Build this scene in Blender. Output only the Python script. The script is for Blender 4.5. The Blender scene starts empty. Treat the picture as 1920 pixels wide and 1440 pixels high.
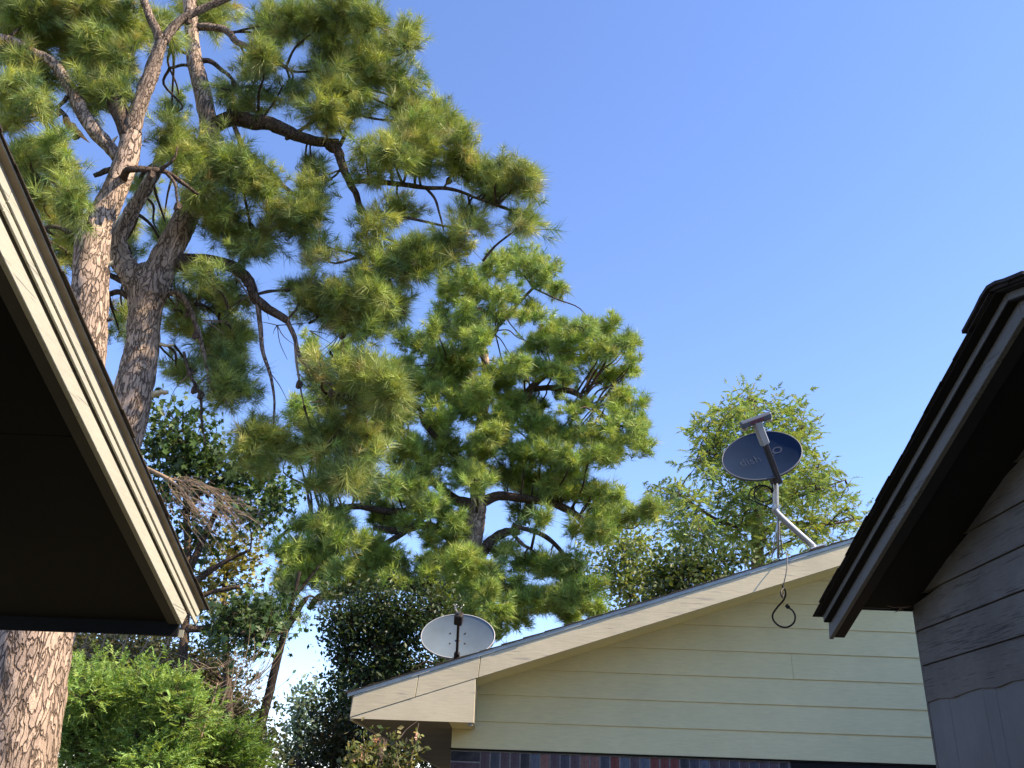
import bpy, math, random
import numpy as np
from mathutils import Matrix, Vector

rad = math.radians
rng = np.random.default_rng(7)
random.seed(7)
S = bpy.context.scene
COL = S.collection

# ------------------------------------------------------------------ camera
PITCH, ROLL, YAW, FPX = rad(24.735), rad(1.998), rad(0.334), 1683.4
CAM = np.array([0.0, 0.0, 2.0])
Fv = np.array([math.sin(YAW)*math.cos(PITCH), math.cos(YAW)*math.cos(PITCH), math.sin(PITCH)])
_R0 = np.array([math.cos(YAW), -math.sin(YAW), 0.0]); _U0 = np.cross(_R0, Fv)
Rv = math.cos(ROLL)*_R0 + math.sin(ROLL)*_U0
Uv = np.cross(Rv, Fv)
cd = bpy.data.cameras.new('camera'); cam = bpy.data.objects.new('camera', cd); COL.objects.link(cam)
cd.sensor_width = 36; cd.lens = 36*FPX/1920; cd.clip_start = 0.05; cd.clip_end = 3000
cam.matrix_world = Matrix(((Rv[0], Uv[0], -Fv[0], CAM[0]), (Rv[1], Uv[1], -Fv[1], CAM[1]),
                           (Rv[2], Uv[2], -Fv[2], CAM[2]), (0, 0, 0, 1)))
S.camera = cam

# ------------------------------------------------------------------ light
SUN_EL, SUN_A = rad(46), rad(16)          # elevation; angle from +X turned towards -Y
sdir = Vector((math.cos(SUN_EL)*math.cos(SUN_A), -math.cos(SUN_EL)*math.sin(SUN_A), math.sin(SUN_EL)))
W = bpy.data.worlds.new('World'); S.world = W; W.use_nodes = True
nt = W.node_tree; nt.nodes.clear()
sky = nt.nodes.new('ShaderNodeTexSky'); sky.sky_type = 'NISHITA'; sky.sun_disc = False
sky.sun_elevation = SUN_EL; sky.sun_rotation = math.atan2(sdir.x, sdir.y)
sky.air_density = 1.0; sky.dust_density = 0.0; sky.ozone_density = 5.0; sky.altitude = 0
bg = nt.nodes.new('ShaderNodeBackground'); bg.inputs[1].default_value = 0.125
wo = nt.nodes.new('ShaderNodeOutputWorld')
tint = nt.nodes.new('ShaderNodeMix'); tint.data_type = 'RGBA'; tint.blend_type = 'MULTIPLY'; tint.inputs[0].default_value = 1; tint.inputs[7].default_value = (1.10, 1.03, 1.16, 1)
nt.links.new(sky.outputs[0], tint.inputs[6]); nt.links.new(tint.outputs[2], bg.inputs[0]); nt.links.new(bg.outputs[0], wo.inputs[0])
sl = bpy.data.lights.new('sun', 'SUN'); sl.energy = 5.0; sl.angle = rad(0.53); sl.color = (1.0, 0.82, 0.58)
so = bpy.data.objects.new('sun', sl); COL.objects.link(so)
so.rotation_euler = sdir.to_track_quat('Z', 'Y').to_euler(); so.location = (10, -4, 12)
S.view_settings.view_transform = 'Standard'; S.view_settings.look = 'None'
S.view_settings.exposure = 1.2; S.view_settings.gamma = 1.0; S.view_settings.use_curve_mapping = False

# ------------------------------------------------------------------ helpers
def at(x, y, **k):
    """point on the line of sight through photo pixel (x, y) where X, Y or Z has the given value"""
    (a, v), = k.items(); i = 'XYZ'.index(a)
    d = Fv*FPX + Rv*(x-960) - Uv*(y-720)
    return CAM + d*((v-CAM[i])/d[i])

def tag(o, label=None, cat=None, group=None, kind=None):
    if label: o['label'] = label
    if cat: o['category'] = cat
    if group: o['group'] = group
    if kind: o['kind'] = kind
    return o

def empty(name, loc, label, cat, group=None):
    o = bpy.data.objects.new(name, None); COL.objects.link(o); o.location = [float(c) for c in loc]
    o.empty_display_size = 0.2
    return tag(o, label, cat, group)

def link(name, me, mat, parent=None):
    o = bpy.data.objects.new(name, me); COL.objects.link(o)
    if mat is not None and not me.materials: me.materials.append(mat)
    if parent is not None:
        o.parent = parent
        p = parent; loc = Vector((0, 0, 0))
        while p is not None: loc += p.location; p = p.parent
        o.location = -loc                    # part geometry is given in world coordinates
        o['_w'] = 1; del o['_w']
    return o

class MB:
    def __init__(s): s.v = []; s.f = []
    def add(s, vs, fs):
        b = len(s.v); s.v += [tuple(map(float, p)) for p in vs]; s.f += [tuple(b+i for i in f) for f in fs]; return s
    def box(s, x0, x1, y0, y1, z0, z1):
        return s.add([(x0,y0,z0),(x1,y0,z0),(x1,y1,z0),(x0,y1,z0),(x0,y0,z1),(x1,y0,z1),(x1,y1,z1),(x0,y1,z1)],
                     [(0,3,2,1),(4,5,6,7),(0,1,5,4),(1,2,6,5),(2,3,7,6),(3,0,4,7)])
    def prism(s, poly, axis, a, b):
        """poly: list of 2-D points in the plane across axis ('X': (y,z), 'Y': (x,z)); extruded from a to b"""
        def p3(p, t): return (t, p[0], p[1]) if axis == 'X' else (p[0], t, p[1])
        n = len(poly); vs = [p3(p, a) for p in poly]+[p3(p, b) for p in poly]
        return s.add(vs, [tuple(range(n)), tuple(range(2*n-1, n-1, -1))]+[(i, i+n, (i+1) % n+n, (i+1) % n) for i in range(n)])
    def hexa(s, p):
        return s.add(p, [(0,3,2,1),(4,5,6,7),(0,1,5,4),(1,2,6,5),(2,3,7,6),(3,0,4,7)])
    def tube(s, pts, radii, seg=8, caps=True):
        v, f = tube_arrays(pts, radii, seg, caps=caps); return s.add(v, f)
    def build(s, name, mat, parent=None, smooth=False, bevel=0):
        me = bpy.data.meshes.new(name); me.from_pydata(s.v, [], s.f)
        import bmesh
        bm = bmesh.new(); bm.from_mesh(me)
        bmesh.ops.recalc_face_normals(bm, faces=bm.faces)
        if bevel: bmesh.ops.bevel(bm, geom=list(bm.edges), offset=bevel, segments=1, affect='EDGES')
        bm.to_mesh(me); bm.free()
        if smooth: me.polygons.foreach_set('use_smooth', [True]*len(me.polygons))
        return link(name, me, mat, parent)

def crom(pts, n):
    """Catmull-Rom resample"""
    P = np.array(pts, float); P = np.vstack([2*P[0]-P[1], P, 2*P[-1]-P[-2]]); out = []
    for i in range(1, len(P)-2):
        for t in np.linspace(0, 1, n, endpoint=False):
            a, b, c, d = P[i-1], P[i], P[i+1], P[i+2]
            out.append(.5*((2*b)+(c-a)*t+(2*a-5*b+4*c-d)*t*t+(3*b-a-3*c+d)*t**3))
    out.append(P[-2]); return np.array(out)

def tube_arrays(pts, radii, seg=8, caps=True, rough=0.0, seed=0):
    P = np.array(pts, float); r = np.array(radii, float)
    T = np.gradient(P, axis=0); T /= np.linalg.norm(T, axis=1)[:, None]+1e-9
    ref = np.array([0.31, 0.2, 1.0]) if abs(T[0][2]) < .9 else np.array([1.0, .2, 0.1])
    n = ref-T[0]*np.dot(ref, T[0]); n /= np.linalg.norm(n); vs = []
    rg = np.random.default_rng(seed)
    ph = rg.uniform(0, 6.28, 6)
    for i in range(len(P)):
        n = n-T[i]*np.dot(n, T[i]); n /= np.linalg.norm(n)+1e-9; b = np.cross(T[i], n)
        for k in range(seg):
            a = 2*math.pi*k/seg
            rr = r[i]*(1+rough*rg.normal(0, .28)+rough*(.5*math.sin(2*a+ph[0]+i*.21)+.35*math.sin(3*a+ph[1]-i*.37)+.4*math.sin(5*a+ph[2]+i*.9)+.3*math.sin(9*a+ph[3]-i*1.3)))
            vs.append(P[i]+(n*math.cos(a)+b*math.sin(a))*rr)
    fs = []
    for i in range(len(P)-1):
        for k in range(seg):
            fs.append((i*seg+k, i*seg+(k+1) % seg, (i+1)*seg+(k+1) % seg, (i+1)*seg+k))
    if caps:
        fs.append(tuple(range(seg-1, -1, -1))); fs.append(tuple((len(P)-1)*seg+k for k in range(seg)))
    return vs, fs

# ------------------------------------------------------------------ materials
class NT:
    def __init__(s, name):
        s.m = bpy.data.materials.new(name); s.m.use_nodes = True; s.t = s.m.node_tree
        s.b = s.t.nodes['Principled BSDF']; s.out = s.t.nodes['Material Output']
        s.tc = s.n('ShaderNodeTexCoord')
        s.b.inputs['Specular IOR Level'].default_value = 0.3
    def n(s, ty, **k):
        nd = s.t.nodes.new(ty)
        for a, v in k.items():
            if hasattr(nd, a): setattr(nd, a, v)
            else: nd.inputs[a].default_value = v
        return nd
    def l(s, a, b): s.t.links.new(a, b)
    def coord(s, scale=(1, 1, 1), rot=(0, 0, 0), src=None):
        mp = s.n('ShaderNodeMapping'); mp.inputs['Scale'].default_value = scale; mp.inputs['Rotation'].default_value = rot
        s.l(src or s.tc.outputs['Object'], mp.inputs[0]); return mp.outputs[0]
    def noise(s, co, scale, detail=6, rough=.6, dist=0):
        nd = s.n('ShaderNodeTexNoise'); nd.inputs['Scale'].default_value = scale; nd.inputs['Detail'].default_value = detail
        nd.inputs['Roughness'].default_value = rough; nd.inputs['Distortion'].default_value = dist
        s.l(co, nd.inputs['Vector']); return nd.outputs[0]
    def ramp(s, fac, stops):
        nd = s.n('ShaderNodeValToRGB'); e = nd.color_ramp.elements
        while len(e) < len(stops): e.new(.5)
        for el, (p, c) in zip(e, stops): el.position = p; el.color = (*c, 1) if len(c) == 3 else c
        s.l(fac, nd.inputs[0]); return nd.outputs[0]
    def mix(s, f, a, b, mode='MIX'):
        nd = s.n('ShaderNodeMix'); nd.data_type = 'RGBA'; nd.blend_type = mode
        if isinstance(f, (int, float)): nd.inputs[0].default_value = f
        else: s.l(f, nd.inputs[0])
        for i, c in ((6, a), (7, b)):
            if isinstance(c, tuple): nd.inputs[i].default_value = (*c, 1)
            else: s.l(c, nd.inputs[i])
        return nd.outputs[2]
    def bump(s, h, strength=.3, dist=.01, prev=None):
        nd = s.n('ShaderNodeBump'); nd.inputs['Strength'].default_value = strength; nd.inputs['Distance'].default_value = dist
        s.l(h, nd.inputs['Height'])
        if prev is not None: s.l(prev, nd.inputs['Normal'])
        return nd.outputs[0]

def paint(name, col, rough=.6, grain=(1, 1, 1), dirt=.25, gs=40, bump=.15, spec=.3, chips=None, dirtcol=None):
    """painted wood: base colour, slow dirt mottling, stretched wood grain relief, optional chips of bare wood"""
    m = NT(name); co = m.coord(); gco = m.coord(grain)
    d = m.noise(co, 2.3, 8, .65); g = m.noise(gco, gs, 5, .6)
    c0 = tuple(c*(1-dirt) for c in (dirtcol or col))
    c = m.mix(m.ramp(d, [(.35, (0, 0, 0)), (.7, (1, 1, 1))]), c0, col)
    c = m.mix(.35, c, m.mix(1.0, c, m.ramp(g, [(.3, (.7, .7, .7)), (.65, (1, 1, 1))]), 'MULTIPLY'))
    if chips:
        ch = m.noise(m.coord(tuple(x*.5 for x in grain)), chips[1], 4, .7)
        c = m.mix(m.ramp(ch, [(chips[2], (0, 0, 0)), (chips[2]+.02, (1, 1, 1))]), c, chips[0])
    m.l(c, m.b.inputs['Base Color']); m.b.inputs['Roughness'].default_value = rough
    m.b.inputs['Specular IOR Level'].default_value = spec
    m.l(m.bump(g, bump, .004, m.bump(d, bump*.6, .01)), m.b.inputs['Normal'])
    return m.m

def crack(matl, freq, thr=.60, dark=(.03, .028, .026)):
    """fine dark drying cracks that cluster in patches, running with the grain"""
    t = matl.node_tree; b = t.nodes['Principled BSDF']; src = b.inputs['Base Color'].links[0].from_socket
    tc = t.nodes.new('ShaderNodeTexCoord')
    def nz(scale, detail):
        mp = t.nodes.new('ShaderNodeMapping'); mp.inputs['Scale'].default_value = scale; t.links.new(tc.outputs['Object'], mp.inputs[0])
        n_ = t.nodes.new('ShaderNodeTexNoise'); n_.inputs['Scale'].default_value = 1; n_.inputs['Detail'].default_value = detail; t.links.new(mp.outputs[0], n_.inputs['Vector']); return n_.outputs[0]
    a = nz(freq, 3); p = nz(tuple(max(.6, f*.06) for f in freq), 3)
    mu = t.nodes.new('ShaderNodeMath'); mu.operation = 'MULTIPLY_ADD'; t.links.new(p, mu.inputs[0]); mu.inputs[1].default_value = .55; t.links.new(a, mu.inputs[2])
    r = t.nodes.new('ShaderNodeValToRGB'); r.color_ramp.elements[0].position = thr+.27; r.color_ramp.elements[1].position = thr+.31; r.color_ramp.elements[1].color = (.85, .85, .85, 1); t.links.new(mu.outputs[0], r.inputs[0])
    m = t.nodes.new('ShaderNodeMix'); m.data_type = 'RGBA'; t.links.new(r.outputs[0], m.inputs[0]); t.links.new(src, m.inputs[6]); m.inputs[7].default_value = (*dark, 1)
    t.links.new(m.outputs[2], b.inputs['Base Color']); return matl

def plain(name, col, rough=.5, metal=0, var=.15, scale=12, bump=.08):
    m = NT(name); co = m.coord(); d = m.noise(co, scale, 6)
    c = m.mix(m.ramp(d, [(.3, (0, 0, 0)), (.7, (1, 1, 1))]), tuple(x*(1-var) for x in col), tuple(min(1, x*(1+var)) for x in col))
    m.l(c, m.b.inputs['Base Color']); m.b.inputs['Roughness'].default_value = rough; m.b.inputs['Metallic'].default_value = metal
    m.l(m.bump(d, bump, .005), m.b.inputs['Normal']); return m.m

def shingle_mat(name, col):
    m = NT(name); co = m.coord(); g = m.noise(co, 260, 3, .8); d = m.noise(co, 9, 5)
    oi = m.n('ShaderNodeObjectInfo')
    c = m.mix(m.ramp(g, [(.35, (0, 0, 0)), (.65, (1, 1, 1))]), tuple(x*.45 for x in col), tuple(x*1.5 for x in col))
    c = m.mix(.5, c, m.mix(1.0, c, m.ramp(d, [(.3, (.6, .6, .6)), (.7, (1.1, 1.05, 1))]), 'MULTIPLY'))
    m.l(c, m.b.inputs['Base Color']); m.b.inputs['Roughness'].default_value = .95; m.b.inputs['Specular IOR Level'].default_value = .05
    m.l(m.bump(g, .6, .004), m.b.inputs['Normal']); return m.m

def brick_mat(name, col):
    m = NT(name); co = m.coord(); d = m.noise(co, 30, 8, .7); e = m.noise(co, 6, 4)
    c = m.mix(m.ramp(d, [(.35, (0, 0, 0)), (.65, (1, 1, 1))]), tuple(x*.6 for x in col), tuple(x*1.25 for x in col))
    c = m.mix(m.ramp(e, [(.45, (0, 0, 0)), (.75, (.6, .6, .6))]), c, (.16, .15, .15))
    m.l(c, m.b.inputs['Base Color']); m.b.inputs['Roughness'].default_value = .9
    m.l(m.bump(d, .5, .004), m.b.inputs['Normal']); return m.m

def bark_mat(name, plate, mid, fissure, sc=11.0, bump=.9, dist=.02):
    """pine bark: plates longer than wide, split by dark fissures; flaky layers in each plate"""
    m = NT(name)
    co = m.coord((1, 1, .30))
    wob = m.noise(co, 5, 4, .6)
    vm = m.n('ShaderNodeVectorMath', operation='SCALE'); vm.inputs[3].default_value = .30
    nz = m.n('ShaderNodeTexNoise'); nz.inputs['Scale'].default_value = 7; nz.inputs['Detail'].default_value = 4; m.l(co, nz.inputs['Vector'])
    m.l(nz.outputs[1], vm.inputs[0])
    va = m.n('ShaderNodeVectorMath', operation='ADD'); m.l(co, va.inputs[0]); m.l(vm.outputs[0], va.inputs[1])
    v = m.n('ShaderNodeTexVoronoi', feature='DISTANCE_TO_EDGE'); v.inputs['Scale'].default_value = sc; m.l(va.outputs[0], v.inputs['Vector'])
    v2 = m.n('ShaderNodeTexVoronoi', feature='F1'); v2.inputs['Scale'].default_value = sc; m.l(va.outputs[0], v2.inputs['Vector'])
    v3 = m.n('ShaderNodeTexVoronoi', feature='DISTANCE_TO_EDGE'); v3.inputs['Scale'].default_value = sc*2.7; m.l(va.outputs[0], v3.inputs['Vector'])
    fine = m.noise(co, 55, 6, .7)
    ew = m.n('ShaderNodeMath', operation='MULTIPLY_ADD'); m.l(m.noise(co, 9, 5, .7), ew.inputs[0]); ew.inputs[1].default_value = .34; ew.inputs[2].default_value = -.165
    ea = m.n('ShaderNodeMath', operation='ADD'); m.l(v.outputs['Distance'], ea.inputs[0]); m.l(ew.outputs[0], ea.inputs[1])
    edge = m.ramp(ea.outputs[0], [(.0, (0, 0, 0)), (.13, (1, 1, 1))])
    edge2 = m.ramp(v3.outputs['Distance'], [(.0, (.35, .35, .35)), (.09, (1, 1, 1))])
    pc = m.mix(m.ramp(fine, [(.3, (0, 0, 0)), (.7, (1, 1, 1))]), mid, plate)
    sx = m.n('ShaderNodeSeparateColor'); m.l(v2.outputs['Color'], sx.inputs[0])
    pc = m.mix(.6, pc, m.mix(1.0, pc, m.ramp(sx.outputs[0], [(0, (.45, .42, .42)), (1, (1.25, 1.2, 1.15))]), 'MULTIPLY'))
    pc = m.mix(edge2, mid, pc)
    c = m.mix(edge, fissure, pc)
    m.l(c, m.b.inputs['Base Color']); m.b.inputs['Roughness'].default_value = .95; m.b.inputs['Specular IOR Level'].default_value = .1
    n1 = m.bump(edge, bump, dist); n2 = m.bump(edge2, bump*.5, dist*.4, n1)
    m.l(m.bump(fine, .5, .006, n2), m.b.inputs['Normal']); return m.m

def leaf_mat(name, transl=.35, rough=.5, spec=.25):
    """leaf or needle; its own colour varies by the 'tint' attribute"""
    m = NT(name); a = m.n('ShaderNodeAttribute'); a.attribute_name = 'tint'
    m.l(a.outputs['Color'], m.b.inputs['Base Color']); m.b.inputs['Roughness'].default_value = rough
    m.b.inputs['Specular IOR Level'].default_value = spec
    tr = m.n('ShaderNodeBsdfTranslucent'); m.l(m.mix(1.0, a.outputs['Color'], (1.25, 1.15, .5), 'MULTIPLY'), tr.inputs[0])
    mx = m.n('ShaderNodeMixShader'); mx.inputs[0].default_value = transl
    m.l(m.b.outputs[0], mx.inputs[1]); m.l(tr.outputs[0], mx.inputs[2]); m.l(mx.outputs[0], m.out.inputs[0])
    return m.m

M = dict(
    cream=paint('cream_paint', (.66, .58, .39), .55, (1, 8, 8), .12, 14, .12),
    cream_rake=paint('cream_rake_paint', (.65, .57, .38), .55, (1, 8, 8), .2, 10, .25, chips=((.30, .26, .22), 9, .74)),
    siding=paint('cream_siding_paint', (.85, .76, .42), .6, (1, 9, 9), .10, 12, .12),
    white_trim=paint('ivory_trim_paint', (.44, .42, .32), .5, (9, 1, 9), .10, 12, .3, chips=((.35, .32, .25), 22, .73)),
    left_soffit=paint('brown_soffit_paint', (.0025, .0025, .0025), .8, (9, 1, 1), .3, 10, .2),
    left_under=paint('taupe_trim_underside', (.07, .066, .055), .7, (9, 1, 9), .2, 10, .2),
    grey_trim=paint('grey_trim_paint', (.17, .175, .175), .6, (9, 1, 9), .25, 14, .4, chips=((.07, .065, .06), 26, .68)),
    grey_wall=paint('slate_grey_siding_paint', (.175, .17, .16), .7, (9, 1, 9), .4, 9, .8, chips=((.06, .055, .05), 30, .66)),
    grey_panel=paint('slate_grey_panel_paint', (.185, .195, .205), .7, (9, 9, 1), .25, 9, .35),
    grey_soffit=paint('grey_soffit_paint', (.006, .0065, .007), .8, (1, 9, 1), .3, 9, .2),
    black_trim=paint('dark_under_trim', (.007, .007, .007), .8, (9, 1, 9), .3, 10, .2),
    drip=plain('drip_edge_metal', (.34, .36, .34), .45, .3, .15, 14),
    shingle=shingle_mat('brown_shingle', (.06, .052, .045)),
    shingle_dark=shingle_mat('dark_shingle', (.045, .042, .045)),
    mortar=plain('mortar', (.30, .29, .28), .95, 0, .25, 60, .4),
    dark=plain('dark_void', (.012, .012, .012), .9),
    ground=None,
    dish_dark=plain('navy_dish_coating', (.010, .022, .050), .8, 0, .12, 5, .02),
    dish_logo=plain('grey_dish_print', (.07, .08, .11), .6, 0, .1),
    dish_logo2=plain('faint_dish_print', (.030, .045, .075), .6, 0, .1),
    dish_back=plain('dish_shell_grey', (.42, .42, .42), .45, .1, .1),
    dish_white=plain('pale_grey_dish_coating', (.12, .155, .185), .5, 0, .12, 5, .03),
    galv=plain('galvanised_steel', (.45, .46, .46), .35, .55, .12, 20),
    rim=plain('dark_rim_grey', (.10, .11, .13), .5, .1, .1),
    head=plain('slate_feed_head_plastic', (.10, .115, .14), .4, .1, .1),
    arm=plain('grey_arm_plastic', (.30, .32, .34), .4, .1, .1),
    arm_dark=plain('dark_arm_steel', (.045, .045, .05), .45, .2, .2),
    red_print=plain('dull_red_print', (.12, .05, .07), .5, 0, .3, 60),
    rust=plain('rusty_dark_steel', (.035, .028, .025), .6, .3, .4, 40),
    black=plain('black_cable', (.012, .012, .013), .5),
    grey_cable=plain('grey_cable', (.16, .15, .14), .6),
    bark=bark_mat('pine_bark', (.55, .43, .335), (.34, .26, .205), (.11, .08, .06), 20, 1.0, .016),
    bark_small=bark_mat('pine_limb_bark', (.36, .29, .235), (.20, .155, .125), (.07, .05, .04), 28, .9, .012),
    bark_dark=bark_mat('dark_limb_bark', (.16, .12, .095), (.10, .075, .06), (.03, .025, .02), 34, .8, .01),
    bark_shaded=bark_mat('shade_darkened_bark', (.055, .045, .04), (.035, .03, .026), (.012, .01, .009), 20, .8, .01),  # darkened bark: the leaning stem's shade is put into the colour
    twig=plain('bare_twig', (.20, .15, .11), .9, 0, .35, 20, .3),
    twig_pale=plain('dead_twig', (.27, .20, .14), .9, 0, .3, 20, .3),
    wood=plain('snapped_orange_wood', (.50, .27, .11), .8, 0, .45, 30, .6),
    pale_wood=plain('broken_pale_wood', (.60, .50, .33), .8, 0, .3, 30, .6),
    needle=leaf_mat('pine_needle', .24, .45, .3),
    leaf=leaf_mat('broad_leaf', .35, .45, .35),
    frond=leaf_mat('feather_leaf', .40, .6, .2),
)

crack(M['grey_wall'], (230, 7, 230), .625, (.045, .042, .04)); crack(M['grey_trim'], (240, 7, 240), .65); crack(M['white_trim'], (120, 4, 120), .66, (.16, .15, .12)); crack(M['cream_rake'], (4, 70, 70), .66, (.35, .31, .25)); crack(M['cream'], (4, 70, 70), .63, (.38, .34, .27))
for k_ in ('dish_dark', 'dish_logo', 'dish_logo2', 'dish_white'): M[k_].node_tree.nodes['Principled BSDF'].inputs['Specular IOR Level'].default_value = .06
# ------------------------------------------------------------------ ground
gm = NT('ground_soil'); co = gm.coord(); a = gm.noise(co, .8, 8); b = gm.noise(co, 14, 6)
gm.l(gm.mix(gm.ramp(b, [(.4, (0, 0, 0)), (.6, (1, 1, 1))]), gm.mix(a, (.15, .13, .07), (.22, .18, .115)), (.10, .10, .045)), gm.b.inputs['Base Color'])
gm.b.inputs['Roughness'].default_value = .95; gm.l(gm.bump(b, .8, .05), gm.b.inputs['Normal'])
g = MB(); n = 24; X = np.linspace(-900, 900, n+1)
vs = [(x, y, 0.0 if abs(x) < 120 and abs(y) < 120 else .3*math.sin(x*.01)+.3*math.cos(y*.013)-.5) for y in X for x in X]
g.add(vs, [(j*(n+1)+i, j*(n+1)+i+1, (j+1)*(n+1)+i+1, (j+1)*(n+1)+i) for j in range(n) for i in range(n)])
tag(g.build('ground', gm.m), kind='structure')

# ================================================================== CREAM HOUSE
TH = math.tan(rad(18.5)); YF, YW = 5.90, 6.50
h = empty('cream_house', (-.285, YW, 0), 'cream sided house with sloping rake board and brick base, carrying two satellite dishes', 'house')
def ztop(x): return 2.565+TH*(x+.894)      # top of rake board
XRIDGE = 7.4  # unseen ridge set far right so the rake overhang shades the siding
# rake board: three lengths with hairline joints
def rake_piece(x0, x1, y0, y1, lo, hi, mat, name='rake_board', skew=0.012):
    return MB().prism([(x0, ztop(x0)+lo), (x1, ztop(x1)+lo), (x1+skew, ztop(x1+skew)+hi), (x0+skew, ztop(x0+skew)+hi)], 'Y', y0, y1).build(name, mat, h, bevel=.0015)
xs = [-.8955, -.50, -.115, XRIDGE]
for i in range(3):
    rake_piece(xs[i]+.0018, xs[i+1]-.0018, YF+.0006*i, YF+.022, -.146, -.020, M['cream_rake'])
# little triangular filler board of the boxed eave, below the rake board
MB().prism([(-.891, 2.412), (-.128, 2.412), (-.128, ztop(-.128)-.1485), (-.889, ztop(-.889)-.1485)], 'Y', YF+.003, YF+.021).build('eave_board', M['cream'], h, bevel=.0015)
MB().box(-.150, -.128, YF+.021, YW-.02, 2.414, 2.66).build('box_end_board', M['cream'], h)
MB().box(-.165, -.135, YF+.024, YF+.05, 2.396, 2.412).build('block', M['white_trim'], h)
# drip edge and shingles at the rake
MB().prism([(-.92, ztop(-.92)-.019), (XRIDGE, ztop(XRIDGE)-.019), (XRIDGE, ztop(XRIDGE)+.004), (-.92, ztop(-.92)+.004)], 'Y', YF-.005, YF+.03).build('drip_edge', M['drip'], h)
YB = 17.0
MB().prism([(-.90, ztop(-.90)-.02), (XRIDGE, ztop(XRIDGE)-.02), (XRIDGE, ztop(XRIDGE)+.003), (-.90, ztop(-.90)+.003)], 'Y', YF+.031, YB).build('roof_deck', M['shingle'], h)
MB().prism([(XRIDGE, ztop(XRIDGE)-.02), (13.5, ztop(XRIDGE)-.02-TH*(13.5-XRIDGE)), (13.5, ztop(XRIDGE)+.02-TH*(13.5-XRIDGE)), (XRIDGE, ztop(XRIDGE)+.02)], 'Y', YF, YB).build('far_roof_slope', M['shingle'], h)
expo = .137
def shingle_geo(mb, x, y0, y1, dx, th=.009, zf=ztop, rise=.003):
    x1 = x+dx
    mb.hexa([(x, y0, zf(x)+.005), (x1, y0, zf(x1)+.005), (x1, y1, zf(x1)+.005), (x, y1, zf(x)+.005),
             (x, y0, zf(x)+.005+rise+th), (x1, y0, zf(x1)+.006+.002), (x1, y1, zf(x1)+.006+.002), (x, y1, zf(x)+.005+rise+th)])
k = 0; x = -.935; rest = MB()
while x < 3.4:
    y = YF-.014+random.uniform(-.003, .003)
    for j in range(3):
        w = .30*random.uniform(.75, 1.1); mb = MB()
        shingle_geo(mb, x, y, y+w-.004, expo+.02, th=.006+random.uniform(-.001, .002)); mb.build('shingle', M['shingle'], h); y += w
    while y < YB:
        w = .30*random.uniform(.9, 1.1); shingle_geo(rest, x, y, min(YB, y+w-.004), expo+.02, th=.006+random.uniform(-.001, .002)); y += w
    x += expo
tag(rest.build('roof_shingles', M['shingle'], h), kind='stuff')
# soffits
MB().prism([(-.13, ztop(-.13)-.13), (XRIDGE, ztop(XRIDGE)-.13), (XRIDGE, ztop(XRIDGE)-.118), (-.13, ztop(-.13)-.118)], 'Y', YF+.023, YW).build('rake_soffit', M['siding'], h)
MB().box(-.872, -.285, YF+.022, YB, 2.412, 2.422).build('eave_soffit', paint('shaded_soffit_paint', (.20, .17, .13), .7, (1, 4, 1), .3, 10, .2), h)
MB().box(-.283, -.152, YF+.022, YW-.02, 2.413, 2.423).build('box_soffit', M['siding'], h)
MB().box(-.893, -.874, YF+.0225, YB, 2.402, 2.545).build('eave_fascia', M['cream'], h)
MB().box(-.285, 13.0, YW+.02, YB-.3, 0, 2.3).build('wall_core', M['mortar'], h)
# lap siding boards
zl = [at(px, py, Y=YW)[2] for px, py in ((1734, 1410+14), (1690, 1374), (1690, 1326.5), (1690, 1278), (1690, 1229.5), (1690, 1182), (1271, 1167-1))]
exp_ = .1735
zb = 2.292
rows = [zb]
while rows[-1] < ztop(4.7): rows.append(rows[-1]+exp_)
joints = {3: at(1485, 1250, Y=YW)[0]}
for r_ in range(len(rows)-1):
    z0, z1 = rows[r_], rows[r_+1]
    xa = -.285 if r_ == 0 else max(-.285, -.894+(z0+.12-2.565)/TH)
    segs = [(xa, 4.6)]
    if r_ in joints and joints[r_] > xa+.2: segs = [(xa, joints[r_]-.001), (joints[r_]+.001, 4.6)]
    for (a_, b_) in segs:
        # taper: butt edge proud of the board below; the top follows the rake
        def zc(x, z): return min(z, max(z0+.002, ztop(x)-.119))
        xm = sorted({a_, b_, min(max(-.894+(z1+.119-2.565)/TH, a_), b_)})
        for q in range(len(xm)-1):
            if xm[q+1]-xm[q] < .004: continue
        poly = [(a_, z0+.0)]+[(b_, z0)]+[(b_, zc(b_, z1))]+[(x_, zc(x_, z1)) for x_ in reversed(xm[1:-1])]+[(a_, zc(a_, z1))]
        mb = MB(); nn = len(poly)
        def dep(z): return YW-.012+.010*(z-z0)/exp_
        mb.add([(p[0], dep(p[1]), p[1]) for p in poly]+[(p[0], YW+.02, p[1]) for p in poly],
               [tuple(range(nn)), tuple(range(2*nn-1, nn-1, -1))]+[(i, i+nn, (i+1) % nn+nn, (i+1) % nn) for i in range(nn)])
        mb.build('siding_board', M['siding'], h)
MB().box(-.292, 4.6, YW-.004, YW+.02, 2.281, 2.291).build('starter_strip', M['dark'], h)
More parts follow.
